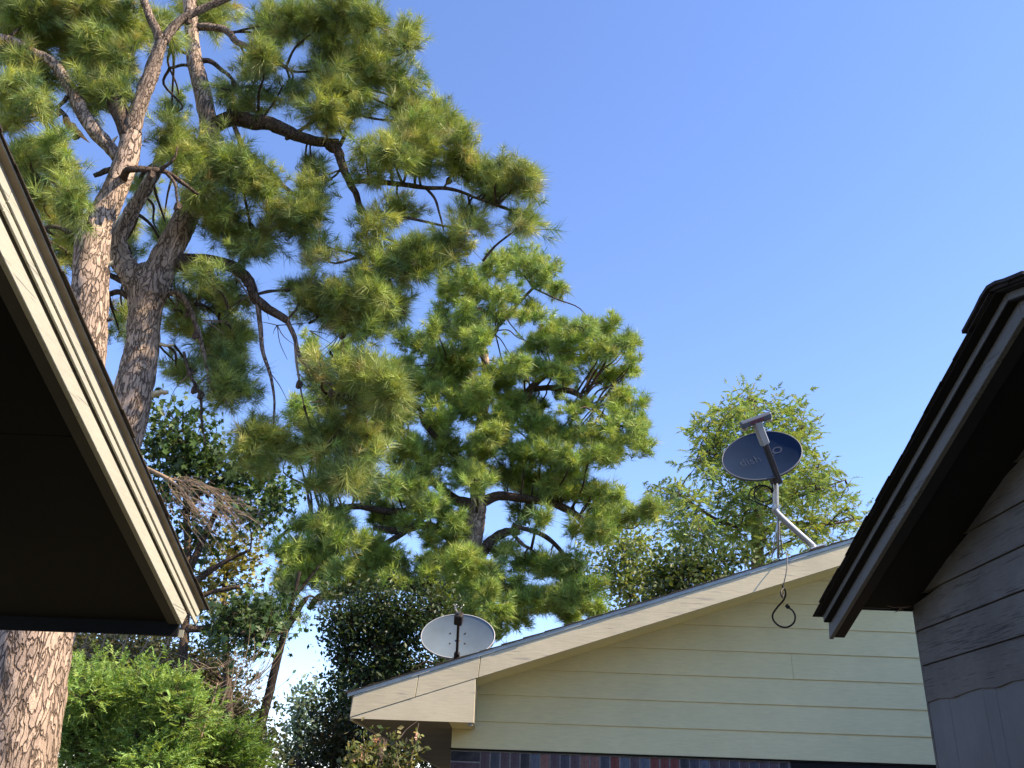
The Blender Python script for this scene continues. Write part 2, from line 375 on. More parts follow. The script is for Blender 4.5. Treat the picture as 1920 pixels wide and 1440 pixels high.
# brick: soldier course under the siding, stretchers at the corner, running bond below
bc = [brick_mat('slate_brick', (.07, .075, .10)), brick_mat('plum_brick', (.11, .075, .09)), brick_mat('rose_brick', (.26, .13, .11)),
      brick_mat('red_brick', (.20, .055, .045)), brick_mat('blue_grey_brick', (.12, .14, .18)), brick_mat('charcoal_brick', (.04, .04, .05))]
bmesh_cache = {}
def brick(w, ht, x, z, mi):
    key = (round(w, 3), round(ht, 3), mi)
    if key not in bmesh_cache:
        o = MB().box(0, w, 0, .09, 0, ht).build('brick', bc[mi], h, bevel=.003); bmesh_cache[key] = o.data
    else: o = link('brick', bmesh_cache[key], None, h)
    o.location = Vector((x, YW+.012+random.uniform(-.003, .003), z))-h.location
    return o
x = -.285; seq = [1, 0, 1, 1, 5, 4, 2, 1, 0, 1, 2, 2, 0, 3, 4, 1, 4, 3, 3, 3, 5, 0, 4, 1, 1, 0]
for zr_ in (2.214, 2.147, 2.080):
    brick(.194, .057, -.283, zr_, random.choice((0, 5, 1)))
x = -.083; i = 0
while x < 2.0:
    brick(.057, .194, x, 2.078, seq[i % len(seq)]); x += .067; i += 1
run = MB(); z = 2.011; r_ = 0
while z > .05:
    x = -.285+(.1 if r_ % 2 else 0)
    while x < 7.8: run.box(x, x+.19, YW+.012, YW+.09, z, z+.057); x += .2
    z -= .067; r_ += 1
tag(run.build('lower_brick_courses', bc[1], h), kind='stuff')
MB().box(2.0, 4.6, YW+.006, YW+.10, 2.02, 2.279).build('window_head', M['dark'], h)

# ================================================================== LEFT HOUSE (near, dark soffit, ivory rake)
XL = -1.60
def wz(x, y, X): p = at(x, y, X=X); return p[2]+p[1]*TH
lh = empty('left_house', (XL-.75, 2.0, 0), 'near house at the left with dark soffit and sunlit ivory rake trim', 'house')
uT, uS = .016, .045
wF0 = wz(0, 470, XL); wF1 = wz(0, 406, XL)
wT0 = wz(0, 373, XL+uT); wTg = wz(0, 355, XL+uT); wTh = wz(0, 349, XL+uT); wT1 = wz(0, 310, XL+uT)
wS0 = wz(0, 239, XL+uS)
Yfe, Yte, Yse = at(347, 1176, X=XL)[1], at(375, 1152, X=XL+uT)[1], at(391, 1150, X=XL+uS)[1]
Y0 = -1.2
def rb(parent, X0, X1, wlo, whi, y0, y1, mat, name, plumb=True, cut=0, bevel=.002):
    """board following the rake slope between heights wlo..whi, from y0 (high) to y1 (low end)"""
    f = lambda y, w: w-y*TH
    mb = MB(); lo1 = y1-cut
    P = [(y0, f(y0, wlo)), (lo1, f(lo1, wlo)), (y1, f(y1, whi)), (y0, f(y0, whi))]
    return mb.prism(P, 'X', X0, X1).build(name, mat, parent, bevel=bevel)
fj = [Y0, 1.75, 3.35, Yfe]
for a_, b_ in zip(fj[:-1], fj[1:]):
    rb(lh, XL-.022, XL, wF0, wF1, a_+.001, b_-.001, M['white_trim'], 'rake_board', cut=.05 if b_ == Yfe else 0)
rb(lh, XL-.022, XL-.010, wF1+.001, wT1+.01, Y0, Yfe-.03, plain('grey_painted_shade', (.24, .23, .20), .8), 'underside_shade_board')  # added grey board; its colour stands in for the trim's shaded underside
tj = [Y0, 2.35, 3.9, Yte]
for a_, b_ in zip(tj[:-1], tj[1:]):
    rb(lh, XL+.001, XL+uT-.006, wT0, wTh+.002, a_+.001, b_-.001, M['white_trim'], 'lower_trim_strip', cut=.02 if b_ == Yte else 0)
    rb(lh, XL+.001, XL+uT, wTh+.006, wT1, a_+.0015, b_-.0015, M['white_trim'], 'upper_trim_strip', cut=.03 if b_ == Yte else 0)
# shingle underlay / overhang, in courses
def rake_shingles(parent, xin, xtip, wbase, y0, y1, mat, th, sgn=1):
    y = y1; i = 0
    while y > y0:
        ya = y-expo-.03
        tip = xtip+random.uniform(-.005, .005)*sgn
        f = lambda yy: wbase-yy*TH
        t0 = th+random.uniform(-.002, .003)
        MB().hexa([(xin, ya, f(ya)), (tip, ya, f(ya)), (tip, y, f(y)), (xin, y, f(y)),
                   (xin, ya, f(ya)+.004), (tip, ya, f(ya)+.004), (tip, y, f(y)+t0), (xin, y, f(y)+t0)]).build('shingle', mat, parent)
        y -= expo; i += 1
MU = plain('brown_edge_board', (.26, .22, .17), .85)
rb(lh, XL-.75, XL+uS-.012, wS0-.006, wS0+.002, Y0, Yse-.02, MU, 'shingle_underlay')
rake_shingles(lh, XL-.3, XL+uS, wS0+.002, Y0, Yse, M['shingle'], .007)
rb(lh, XL-.9, XL-.001, wS0-.03, wS0-.008, Y0, Yfe-.03, M['left_under'], 'roof_deck')
rb(lh, XL-.5, XL+uT-.010, wT1+.001, wS0-.007, Y0, Yte-.01, MU, 'furring_strip')
# inner face of the rake board and the soffit sheets
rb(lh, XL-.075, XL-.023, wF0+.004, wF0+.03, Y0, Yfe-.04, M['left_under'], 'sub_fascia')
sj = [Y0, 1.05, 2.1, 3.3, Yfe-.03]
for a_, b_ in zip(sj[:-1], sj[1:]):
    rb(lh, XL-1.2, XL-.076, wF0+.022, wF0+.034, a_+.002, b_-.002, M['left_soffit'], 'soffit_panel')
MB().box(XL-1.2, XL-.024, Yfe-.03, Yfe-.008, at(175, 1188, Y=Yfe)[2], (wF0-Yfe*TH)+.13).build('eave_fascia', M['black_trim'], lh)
MB().box(XL-.14, XL-.001, Yfe-.007, Yfe-.001, at(175, 1188, Y=Yfe)[2]-.004, (wF0-Yfe*TH)-.002).build('eave_trim', M['white_trim'], lh)
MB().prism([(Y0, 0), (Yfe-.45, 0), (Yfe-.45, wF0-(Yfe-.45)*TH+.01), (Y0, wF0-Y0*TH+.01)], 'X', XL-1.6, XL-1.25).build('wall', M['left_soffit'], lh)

# ================================================================== RIGHT HOUSE (slate grey)
XR = 1.70; sc = XR
rh = empty('grey_house', (XR+.4, 2.5, 0), 'slate grey house at the right with peeling siding and stepped rake trim in shade', 'house')
vT, vS = .035, .085
z8 = lambda x, y: (1500+x/2.769, 480+y/2.769)
gF0 = wz(*z8(482, 1440), XR); gF1 = wz(*z8(405, 1440), XR)
gT0 = wz(*z8(384, 1440), XR-vT); gT1 = wz(*z8(338, 1440), XR-vT)
gS0 = wz(*z8(300, 1440), XR-vS)
z4 = lambda x, y: (1500+x/7.2, 1000+y/7.2)
Gf = at(*z4(405, 1280), X=XR)[1]; Gt = at(*z4(308, 1110), X=XR-vT)[1]; Gs = at(*z4(150, 1060), X=XR-vS)[1]
zr = lambda x, y: (1800+x/7.2, 500+y/7.2)
YR = at(*zr(655, 510), X=XR-vT)[1]
XW = XR+.33; YWc = at(1715.8, 1143.4, X=XW)[1]
def gable(name, X0, X1, wlo, whi, y1, mat, cut=0, bevel=.002, yR=None, ynear=-2.0, parent=rh):
    yR = YR if yR is None else yR
    f = lambda y, w: w-y*TH
    g_ = lambda y, w: w-yR*TH-(yR-y)*TH
    for nm, P in ((name, [(yR+.0005, f(yR, wlo)), (y1-cut, f(y1-cut, wlo)), (y1, f(y1, whi)), (yR+.0005, f(yR, whi))]),
                  (name, [(ynear, g_(ynear, wlo)), (yR-.0005, g_(yR, wlo)), (yR-.0005, g_(yR, whi)), (ynear, g_(ynear, whi))])):
        MB().prism(P, 'X', X0, X1).build(nm, mat, parent, bevel=bevel)
gable('rake_board', XR, XR+.022, gF0, gT0+.05, Gf, M['grey_trim'], cut=-.03)
gable('trim_strip', XR-vT, XR-.001, gT0, gT1, Gt, M['grey_trim'], cut=.0)
gable('trim_shade_strip', XR-vT+.001, XR-.0005, gT0-.006, gT0-.0005, Gt-.002, M['black_trim'], bevel=0)  # black strip added under the trim; its colour stands in for shade
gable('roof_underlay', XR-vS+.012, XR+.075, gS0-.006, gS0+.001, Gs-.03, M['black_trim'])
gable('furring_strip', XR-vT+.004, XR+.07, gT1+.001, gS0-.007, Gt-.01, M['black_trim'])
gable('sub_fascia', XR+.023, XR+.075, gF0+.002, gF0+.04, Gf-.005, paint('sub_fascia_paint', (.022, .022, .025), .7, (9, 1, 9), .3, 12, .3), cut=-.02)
# shingles on the far slope (stepped silhouette) and over the ridge
rake_shingles(rh, XR+.074, XR-vS, gS0+.002, YR+.10, Gs, M['shingle_dark'], .003, -1)
yy = YR-.10
while yy > -1.6:
    f = lambda q: gS0+.002-YR*TH-(YR-q)*TH
    a_, b_ = yy-.02, yy+expo+.01
    tp = XR-vS+random.uniform(-.005, .005)
    MB().hexa([(tp, yy, f(yy)), (XR+.3, yy, f(yy)), (XR+.3, b_, f(b_)), (tp, b_, f(b_)),
               (tp, yy, f(yy)+.018), (XR+.3, yy, f(yy)+.018), (XR+.3, b_, f(b_)+.005), (tp, b_, f(b_)+.005)]).build('shingle', M['shingle_dark'], rh)
    yy -= expo
pk = gS0-YR*TH
for i in range(3):   # ridge caps bent over the peak
    x0 = XR-vS-.012+i*.14
    prof = []
    for t in np.linspace(-.20, .20, 9):
        prof.append((YR+t, pk-abs(t)*TH*.97+.010+.012*math.exp(-(t/.06)**2)-.012*math.exp(-(t/.03)**2)+.004*i))
    prof2 = [(p[0], p[1]+.012) for p in reversed(prof)]
    MB().prism(prof+prof2, 'X', x0, x0+.19).build('ridge_cap', M['shingle_dark'], rh)
dk = MB()
f1 = lambda q: gS0-.004-q*TH; g1 = lambda q: gS0-.004-YR*TH-(YR-q)*TH
dk.prism([(YR, f1(YR)-.02), (YWc+.06, f1(YWc+.06)-.02), (YWc+.06, f1(YWc+.06)), (YR, f1(YR))], 'X', XR+.301, XR+7)
dk.prism([(-2, g1(-2)-.02), (YR, g1(YR)-.02), (YR, g1(YR)), (-2, g1(-2))], 'X', XR+.301, XR+7)
dk.build('roof_deck', M['shingle_dark'], rh)
YE_ = YWc+.035; zeave = at(1650, 1143.2, Y=YE_)[2]
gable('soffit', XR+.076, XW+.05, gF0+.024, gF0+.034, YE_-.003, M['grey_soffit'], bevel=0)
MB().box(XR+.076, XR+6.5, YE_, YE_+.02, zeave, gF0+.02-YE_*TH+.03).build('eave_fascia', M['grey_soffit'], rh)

# wall: horizontal boards on the upper part, panel below
zl1, zl2, zl3 = (at(1725.7, 1183, X=XW)[2], at(1736, 1249.6, X=XW)[2], at(1745, 1315, X=XW)[2])
ex = (zl1-zl3)/2
def wall_board(z0, z1, y0, y1, name='siding_board', mat=None, proud=.012, ragged=False):
    f = lambda y: (gF0+.026-y*TH) if y > YR else (gF0+.026-YR*TH-(YR-y)*TH)
    n_ = 40 if ragged else 14; ys = np.linspace(y0, y1, n_)
    mb = MB(); vs = []
    for i_, y in enumerate(ys):
        t = min(z1, max(z0+.001, f(y)))
        zz = z0
        if ragged:
            zz = z0+.012*math.sin(y*5.1)*math.sin(y*13+1)+random.uniform(-.006, .006)
        vs += [(XW-proud, y, zz), (XW-proud*.25, y, t), (XW+.02, y, t), (XW+.02, y, zz)]
    fs = []
    for i_ in range(n_-1):
        for k_ in range(4): fs.append((4*i_+k_, 4*i_+(k_+1) % 4, 4*(i_+1)+(k_+1) % 4, 4*(i_+1)+k_))
    fs += [(0, 1, 2, 3), tuple(4*(n_-1)+k_ for k_ in (3, 2, 1, 0))]
    mb.add(vs, fs); return mb.build(name, mat or M['grey_wall'], rh)
z = zl3; i = 0
peak = gF0-YR*TH
while z < peak:
    f = lambda zz: zz
    y_top = min(YWc, (gF0+.026-z)/TH); y_lo = max(-1.8, YR-((peak+.026-z)/TH))
    if y_top-y_lo > .1:
        if i in (1, 4): 
            ymid = 1.4 if i == 1 else 2.1
            wall_board(z+.002, z+ex-.002, y_lo, ymid-.002); wall_board(z+.002, z+ex-.002, ymid+.002, y_top)
        else: wall_board(z+.002, z+ex-.002, y_lo, y_top, ragged=(i == 0))
    z += ex; i += 1
MB().box(XW+.0205, XR+6.5, -1.8, YWc-.001, 0, zeave+.02).build('wall_core', M['dark'], rh)
yq = YWc
while yq > -1.8:
    dd = random.uniform(-.0012, .0012)
    MB().box(XW-.0035+dd, XW+.02, yq-.1017, yq-.0003, 0, zl3+.008).build('panel_board', M['grey_panel'], rh, bevel=.0012)
    yq -= .102
MB().box(XW-.006, XW+.02, YWc+.0005, YWc+.018, 0, zeave-.002).build('corner_board', M['grey_wall'], rh)
# a few dry twigs left in the soffit corner
tw = MB()
q = at(1690, 1143, Y=YWc-.02)
for i in range(6):
    d = np.array([random.uniform(-.08, .05), random.uniform(-.03, .02), random.uniform(-.02, .02)])
    tw.tube([q+(0, 0, .012), q+d*.5+(0, 0, .0), q+d], [.002, .002, .001], 5)
tag(tw.build('dry_twigs', M['twig']), 'small wad of dry twigs wedged in the soffit corner of the slate grey house', 'twigs')

# ================================================================== DISHES
def basis(u, n):
    n = np.array(n, float); n /= np.linalg.norm(n); u = np.array(u, float); u = u-n*np.dot(u, n); u /= np.linalg.norm(u)
    return u, np.cross(n, u), n
def dish_shell(c, u, v, n, a, b, depth, offset, mat, name, parent, flip=False, rim=.012):
    """concave reflector; offset pushes it along -n for the back shell"""
    mb = MB(); R_, K = 12, 56; vs = [c-n*(depth+offset)]
    for i in range(1, R_+1):
        r = i/R_
        for k in range(K):
            t = 2*math.pi*k/K
            vs.append(c+u*a*r*math.cos(t)+v*b*r*math.sin(t)-n*(depth*(1-r*r)+offset*(1 if r < 1 else 1)))
    fs = [(0, 1+k, 1+(k+1) % K) for k in range(K)]
    for i in range(R_-1):
        for k in range(K): fs.append((1+i*K+k, 1+(i+1)*K+k, 1+(i+1)*K+(k+1) % K, 1+i*K+(k+1) % K))
    mb.add(vs, fs); return mb.build(name, mat, parent, smooth=True)
def rim_ring(c, u, v, n, a, b, r, mat, parent, name='rim'):
    K = 64; pts = [c+u*a*math.cos(2*math.pi*k/K)+v*b*math.sin(2*math.pi*k/K) for k in range(K+1)]
    mb = MB(); sec = []
    vs = []; fs = []
    for k in range(K):
        t = 2*math.pi*k/K; o = u*math.cos(t)+v*math.sin(t); o /= np.linalg.norm(o)
        base = c+u*a*math.cos(t)+v*b*math.sin(t)
        for q_, w_ in ((0, .003), (r, 0), (r*.7, -.016), (-.001, -.014)): vs.append(base+o*q_+n*w_)
    for k in range(K):
        for j in range(4): fs.append((4*k+j, 4*((k+1) % K)+j, 4*((k+1) % K)+(j+1) % 4, 4*k+(j+1) % 4))
    mb.add(vs, fs); return mb.build(name, mat, parent, smooth=True)
def obox(c, ax, ay, az, hx, hy, hz, name, mat, parent, bevel=.004):
    """oriented box: half sizes along unit axes"""
    P = [c+ax*(sx*hx)+ay*(sy*hy)+az*(sz*hz) for sx, sy, sz in ((-1,-1,-1),(1,-1,-1),(1,1,-1),(-1,1,-1),(-1,-1,1),(1,-1,1),(1,1,1),(-1,1,1))]
    return MB().hexa(P).build(name, mat, parent, bevel=bevel)

# --- navy dish
c1 = at(1428, 853, Y=6.02)
root = at(1530, 1024, Y=6.2)
d1 = empty('satellite_dish', root, 'navy blue satellite dish on a bent galvanised mast near the roof peak', 'satellite dish')
_u = Rv*.953+Uv*.304; _v = Rv*-.16+Uv*.572+Fv*.806; _n = np.cross(_u, _v)
u, v, n = basis(_u, _n)
a1, b1 = .279, .236
dish_shell(c1, u, v, n, a1, b1, .045, 0, M['dish_dark'], 'reflector', d1)
dish_shell(c1, u, v, n, a1, b1, .045, .004, M['dish_back'], 'back_shell', d1)
rim_ring(c1, u, v, n, a1, b1, .008, M['rim'], d1)
# writing on the reflector: word left of centre and a ring mark right of centre
def text_on(body, size, off, mat, parent, name='lettering', rot=0):
    cu = bpy.data.curves.new(name, 'FONT'); cu.body = body; cu.size = size; cu.align_x = 'CENTER'; cu.align_y = 'CENTER'; cu.extrude = .0
    o = bpy.data.objects.new(name, cu); COL.objects.link(o)
    bpy.context.view_layer.update()
    me = bpy.data.meshes.new_from_object(o); bpy.data.objects.remove(o)
    cr, sr = math.cos(rot), math.sin(rot)
    for vt in me.vertices:
        x, y = vt.co.x*cr-vt.co.y*sr+off[0], vt.co.x*sr+vt.co.y*cr+off[1]
        r2 = min(1, (x/a1)**2+(y/b1)**2)
        p = c1+u*x+v*y-n*(.045*(1-r2)-.0015-vt.co.z)
        vt.co = p
    return link(name, me, mat, parent)
text_on('dish', .10, (-.085, .012), M['dish_logo2'], d1)
def ring_on(cx_, cy_, ra, rb_, w_, mat, name):
    mb = MB(); K = 28; vs = []
    for k in range(K):
        t = 2*math.pi*k/K
        for s_ in (1, 1-w_):
            x, y = cx_+ra*s_*math.cos(t), cy_+rb_*s_*math.sin(t); r2 = (x/a1)**2+(y/b1)**2
            vs.append(c1+u*x+v*y-n*(.045*(1-r2)-.003))
    mb.add(vs, [(2*k, 2*((k+1) % K), 2*((k+1) % K)+1, 2*k+1) for k in range(K)]); return mb.build(name, mat, d1)
ring_on(.128, .030, .036, .031, .32, M['dish_logo'], 'ring_mark')
ring_on(.088, .016, .016, .024, .5, M['dish_logo2'], 'ring_mark')
# arm from under the dish to the feed head
ab = at(1461, 903, Y=5.93)
head = at(1417, 787, Y=5.64)
axis = head-ab; L_ = np.linalg.norm(axis); axis /= L_
side = np.cross(axis, n); side /= np.linalg.norm(side); up2 = np.cross(side, axis)
obox(ab+axis*L_*.34, axis, side, up2, L_*.36, .016, .020, 'arm', M['arm_dark'], d1)
obox(ab+axis*L_*.80, axis, side, up2, L_*.20, .030, .022, 'arm_shroud', M['arm'], d1, .008)
hx = at(1446, 776, Y=5.64)-at(1389, 797, Y=5.64); hl = np.linalg.norm(hx); hx /= hl
hy = np.cross(axis, hx); hy /= np.linalg.norm(hy); hz = np.cross(hx, hy)
hc = at(1417, 788, Y=5.64)
obox(hc+hz*.0, hx, hy, hz, hl*.5, .021, .024, 'feed_head', M['head'], d1, .009)
obox(hc+hx*.0+(-hy*.0215 if np.dot(hy, CAM-hc) < 0 else hy*.0215), hx, hy, hz, hl*.22, .0012, .012, 'red_label', M['red_print'], d1, 0)
toD = (c1-hc)/np.linalg.norm(c1-hc)
for s_ in (-.38, .42):
    b_ = hc+hx*hl*s_; MB().tube([b_, b_+toD*.045, b_+toD*.055], [.017, .022, .016], 16).build('feed_horn', M['dish_back'], d1, smooth=False)
# bracket + mast
mt = at(1454, 903, Y=6.06); mm = at(1455, 950, Y=6.10)
obox(at(1453, 896, Y=6.05), axis, side, up2, .05, .035, .03, 'bracket', M['arm_dark'], d1)
mast = crom([mt, mm+(0, 0, .02), mm+(.015, .02, -.045), root+(0, 0, -.02)], 8)
MB().tube(mast, [.022]*len(mast), 16).build('mast', M['galv'], d1, smooth=True)
obox(root+(.0, .0, -.012), np.array([.948, 0, .317]), np.array([0, 1., 0]), np.array([-.317, 0, .948]), .06, .05, .004, 'foot_plate', M['galv'], d1, .001)
js = mm+(.02, .03, -.06)
for px_, py_, yy_ in ((1459, 1046, 6.40), (1447, 1046, 6.20), (1467, 1040, 6.55)):
    e_ = at(px_, py_, Y=yy_); MB().tube([js, (js+e_)/2+(.0, 0, -.0), e_], [.0085 if px_ == 1459 else .005]*3, 8).build('strut', M['galv'], d1, smooth=True)
cl = []
cc = at(1428, 925, Y=6.08)
for k in range(70):
    t = k/70*2*math.pi*2.6; rr = .075-.010*math.sin(t*.37)
    cl.append(cc+Rv*(rr*math.cos(t)*(.95)+.02*math.sin(t*.23))+Uv*(rr*.85*math.sin(t)-.02*k/70)+Fv*(.02*math.sin(t*.5)))
MB().tube([mt+(-.02, 0, -.01)]+cl+[mm+(-.02, 0, -.02)], [.0042]*(len(cl)+2), 6).build('cable_coil', M['black'], d1, smooth=True)

# --- pale dish
c2 = at(858.5, 1192, Y=7.15)
r2_ = at(850, 1228, Y=7.3); zroof = ztop(r2_[0])+.02
d2 = empty('satellite_dish', (r2_[0], 7.3, zroof), 'pale grey oval satellite dish standing behind the lower roof slope', 'satellite dish')
_v = Uv*.66+Fv*.75; u, v, n = basis(Rv, np.cross(Rv, _v))
rl = math.radians(1.0); 
a2, b2 = .283, .192
dish_shell(c2, u, v, n, a2, b2, .042, 0, M['dish_white'], 'reflector', d2)
dish_shell(c2, u, v, n, a2, b2, .042, .006, M['rust'], 'back_shell', d2)
rim_ring(c2, u, v, n, a2, b2, .006, M['dish_back'], d2)
for sx, sy in ((-.062, .045), (.055, .045), (-.062, -.045), (.055, -.045)):
    p_ = c2+u*sx+v*sy-n*(.040)
    MB().tube([p_, p_+n*.006], [.007, .006], 8).build('bolt', M['rust'], d2)
b0 = c2-v*(b2+.005); hd = at(860, 1160, Y=6.78)
ax = hd-b0; ll = np.linalg.norm(ax); ax /= ll; sd = np.cross(ax, n); sd /= np.linalg.norm(sd); u3 = np.cross(sd, ax)
obox(b0+ax*ll*.5, ax, sd, u3, ll*.5, .009, .011, 'arm', M['rust'], d2, .002)
obox(b0+ax*.02, ax, sd, u3, .035, .02, .014, 'arm_clamp', M['rust'], d2, .002)
obox(hd, ax, sd, u3, .045, .030, .030, 'feed_head', M['rust'], d2, .006)
for k in range(5):
    q0 = hd+ax*.04; q1 = q0+ax*.05+sd*random.uniform(-.05, .05)+u3*random.uniform(-.02, .02)
    MB().tube([q0, q1, q1+ax*.03+sd*random.uniform(-.03, .03)], [.004, .004, .003], 6).build('loose_wire', M['galv'], d2)
bc_ = c2-n*.10-v*.06
MB().tube([c2-n*.055, bc_, (r2_[0], 7.3, zroof+.12), (r2_[0], 7.3, zroof-.02)], [.03, .022, .02, .02], 12).build('mast', M['rust'], d2, smooth=True)

# --- loose coax hanging off the rake
def px_path(pts): return [at(x, y, Y=Y) for x, y, Y in pts]
cb = empty('hanging_cable', at(1475, 1036, Y=5.95), 'loose coaxial cable hanging off the cream rake board, black curled end with a round connector', 'cable')
up_ = crom(px_path([(1461, 1046, 6.30), (1468, 1040, 6.1), (1474, 1036, 5.87), (1476, 1052, 5.82), (1474, 1075, 5.80), (1469, 1096, 5.82), (1466, 1108, 5.86)]), 6)
MB().tube(up_, [.0036]*len(up_), 7).build('grey_lead', M['grey_cable'], cb, smooth=True)
lo_ = crom(px_path([(1467, 1098, 5.82), (1473, 1110, 5.88), (1470, 1124, 5.95), (1458, 1138, 6.02), (1449, 1152, 6.05), (1451, 1164, 6.06), (1462, 1174, 6.05), (1476, 1176, 6.02), (1488, 1168, 6.0), (1491, 1156, 5.99), (1487, 1146, 5.98), (1480, 1140, 5.97)]), 6)
MB().tube(lo_, [.0062]*len(lo_), 8).build('black_lead', M['black'], cb, smooth=True)
e_ = at(1479.5, 1139, Y=5.97)
MB().tube([e_+(-.004, 0, .0), e_+(-.012, .012, .014)], [.0125, .0125], 12).build('connector', M['black'], cb)
lp = crom(px_path([(1470, 1112, 5.84), (1467, 1120, 5.80), (1464, 1110, 5.80), (1470, 1102, 5.83)]), 5)
MB().tube(lp, [.0055]*len(lp), 7).build('cable_loop', M['black'], cb, smooth=True)

# ================================================================== VEGETATION
def nrm(a): return a/(np.linalg.norm(a, axis=-1, keepdims=True)+1e-9)
def tri_obj(name, tris, tint, mat, parent=None):
    """one mesh of loose triangles (N,3,3) with a colour per triangle"""
    N = len(tris); me = bpy.data.meshes.new(name)
    me.vertices.add(3*N); me.vertices.foreach_set('co', tris.reshape(-1).astype(np.float32))
    me.loops.add(3*N); me.loops.foreach_set('vertex_index', np.arange(3*N, dtype=np.int32))
    me.polygons.add(N); me.polygons.foreach_set('loop_start', np.arange(0, 3*N, 3, dtype=np.int32))
    try: me.polygons.foreach_set('loop_total', np.full(N, 3, dtype=np.int32))
    except Exception: pass
    me.update(calc_edges=True)
    at_ = me.color_attributes.new('tint', 'FLOAT_COLOR', 'POINT')
    c = np.ones((N, 3, 4), np.float32); c[:, :, :3] = tint[:, None, :]
    at_.data.foreach_set('color', c.reshape(-1))
    return tag(link(name, me, mat, parent), kind='stuff')

def pick(cols, wts, n, jit=.18):
    cols = np.array(cols); idx = rng.choice(len(cols), n, p=np.array(wts)/sum(wts))
    return cols[idx]*(1+rng.normal(0, jit, (n, 1)))*(1+rng.normal(0, .06, (n, 3)))

def tufts(C, A, L, W, K, cone, T):
    """needle sprays: C centres, A axes, K needles each of length L and width W, spread to the angle cone"""
    n = len(C); r3 = rng.normal(size=(n, K, 3)); A_ = nrm(A)[:, None, :]
    perp = nrm(r3-A_*np.sum(r3*A_, -1, keepdims=True))
    th = rng.random((n, K, 1))**.6*cone
    d = A_*np.cos(th)+perp*np.sin(th)
    ln = L[:, None, None]*(.7+.45*rng.random((n, K, 1)))
    base = C[:, None, :]-A_*(rng.random((n, K, 1))*L[:, None, None]*.75)+perp*.006
    tip = base+d*ln; tip[..., 2:] -= ln*.10*rng.random((n, K, 1))
    sd = nrm(np.cross(d, rng.normal(size=(n, K, 3))))*W*.5*(.7+.6*rng.random((n, K, 1)))
    mid = base+d*ln*.0
    tr = np.stack([base-sd, base+sd, tip], 2).reshape(-1, 3, 3)
    tt = np.repeat(T, K, 0)*(1+rng.normal(0, .10, (n*K, 1)))
    return tr, np.clip(tt, .004, .9)

def leaves(C, s, T, lobes=1, up=.5, fold=.0):
    n = len(C); N = nrm(rng.normal(size=(n, 3))+np.array([0, 0, up])); r3 = rng.normal(size=(n, 3))
    U_ = nrm(r3-N*np.sum(r3*N, -1, keepdims=True)); V_ = np.cross(N, U_); s = s[:, None]
    out = []
    if lobes == 1:
        a, b, c, d = C-U_*s*.5, C+V_*s*.28+N*s*.05, C+U_*s*.5, C-V_*s*.28+N*s*.05
        out = [np.stack([a, b, c], 1), np.stack([a, c, d], 1)]; m = 2
    else:
        angs = np.radians([-105, -52, 0, 52, 105]); ls = [.34, .5, .56, .5, .34]
        for an, l_ in zip(angs, ls):
            dr = U_*math.cos(an)+V_*math.sin(an); pr = -U_*math.sin(an)+V_*math.cos(an)
            out.append(np.stack([C+pr*s*.17-N*s*.03, C+dr*s*l_-N*s*.08, C-pr*s*.17-N*s*.03], 1))
        m = 5
    tr = np.stack(out, 1).reshape(-1, 3, 3)
    return tr, np.clip(np.repeat(T, m, 0), .004, .9)

def sprays(C, A, L, W, K, T, droop=.2, flat=.35):
    """feathery flat sprays: a midrib with K leaflets on alternating sides"""
    n = len(C); A_ = nrm(A); N = nrm(rng.normal(size=(n, 3))*flat+np.array([0, 0, 1.])); S_ = nrm(np.cross(A_, N))
    k = np.arange(K); t = (k+.5)/K; sg = np.where(k % 2 == 0, 1., -1.)
    L_ = L[:, None, None]; t_ = t[None, :, None]
    base = C[:, None, :]+A_[:, None, :]*L_*t_; base[..., 2] -= (droop*L[:, None]*t[None]**2)
    dr = nrm(A_[:, None, :]*.75+S_[:, None, :]*sg[None, :, None]+rng.normal(size=(n, K, 3))*.25)
    ll = L_*.42*(1.1-t_)*(.8+.4*rng.random((n, K, 1)))
    sd = nrm(np.cross(dr, rng.normal(size=(n, K, 3))*.5+N[:, None, :]))*W*.5
    tip = base+dr*ll; tip[..., 2] -= ll[..., 0]*.15
    tr = np.stack([base-sd, base+sd, tip], 2).reshape(-1, 3, 3)
    return tr, np.clip(np.repeat(T, K, 0)*(1+rng.normal(0, .08, (n*K, 1))), .004, .9)

def pt(p, Y0_):
    return at(p[0], p[1], Y=(p[2] if len(p) > 2 else Y0_))

def limb(name, pts, Y, r, mat, parent, seg=8, rough=.16, n=5, wig=.0, seed=0):
    P = np.array([pt(p, Y) for p in pts]); Pr = crom(P, n)
    m = len(Pr); rr = np.interp(np.linspace(0, 1, m), np.linspace(0, 1, len(r)), r)
    if wig:
        g_ = np.random.default_rng(seed+len(pts)); w = g_.normal(0, wig, (m, 3)); w = np.cumsum(w, 0)*.5; w -= np.linspace(0, 1, m)[:, None]*w[-1]; Pr = Pr+w
    vs, fs = tube_arrays(Pr, rr, seg, rough=rough, seed=seed)
    me = bpy.data.meshes.new(name); me.from_pydata([tuple(map(float, v)) for v in vs], [], fs)
    me.polygons.foreach_set('use_smooth', [True]*len(me.polygons))
    o = link(name, me, mat, parent); return o, Pr

def twig_batch(name, segs, mat, parent, seg=5):
    mb = MB()
    for P, r in segs: mb.tube(P, r, seg, caps=False)
    o = mb.build(name, mat, parent, smooth=True); return tag(o, kind='stuff')

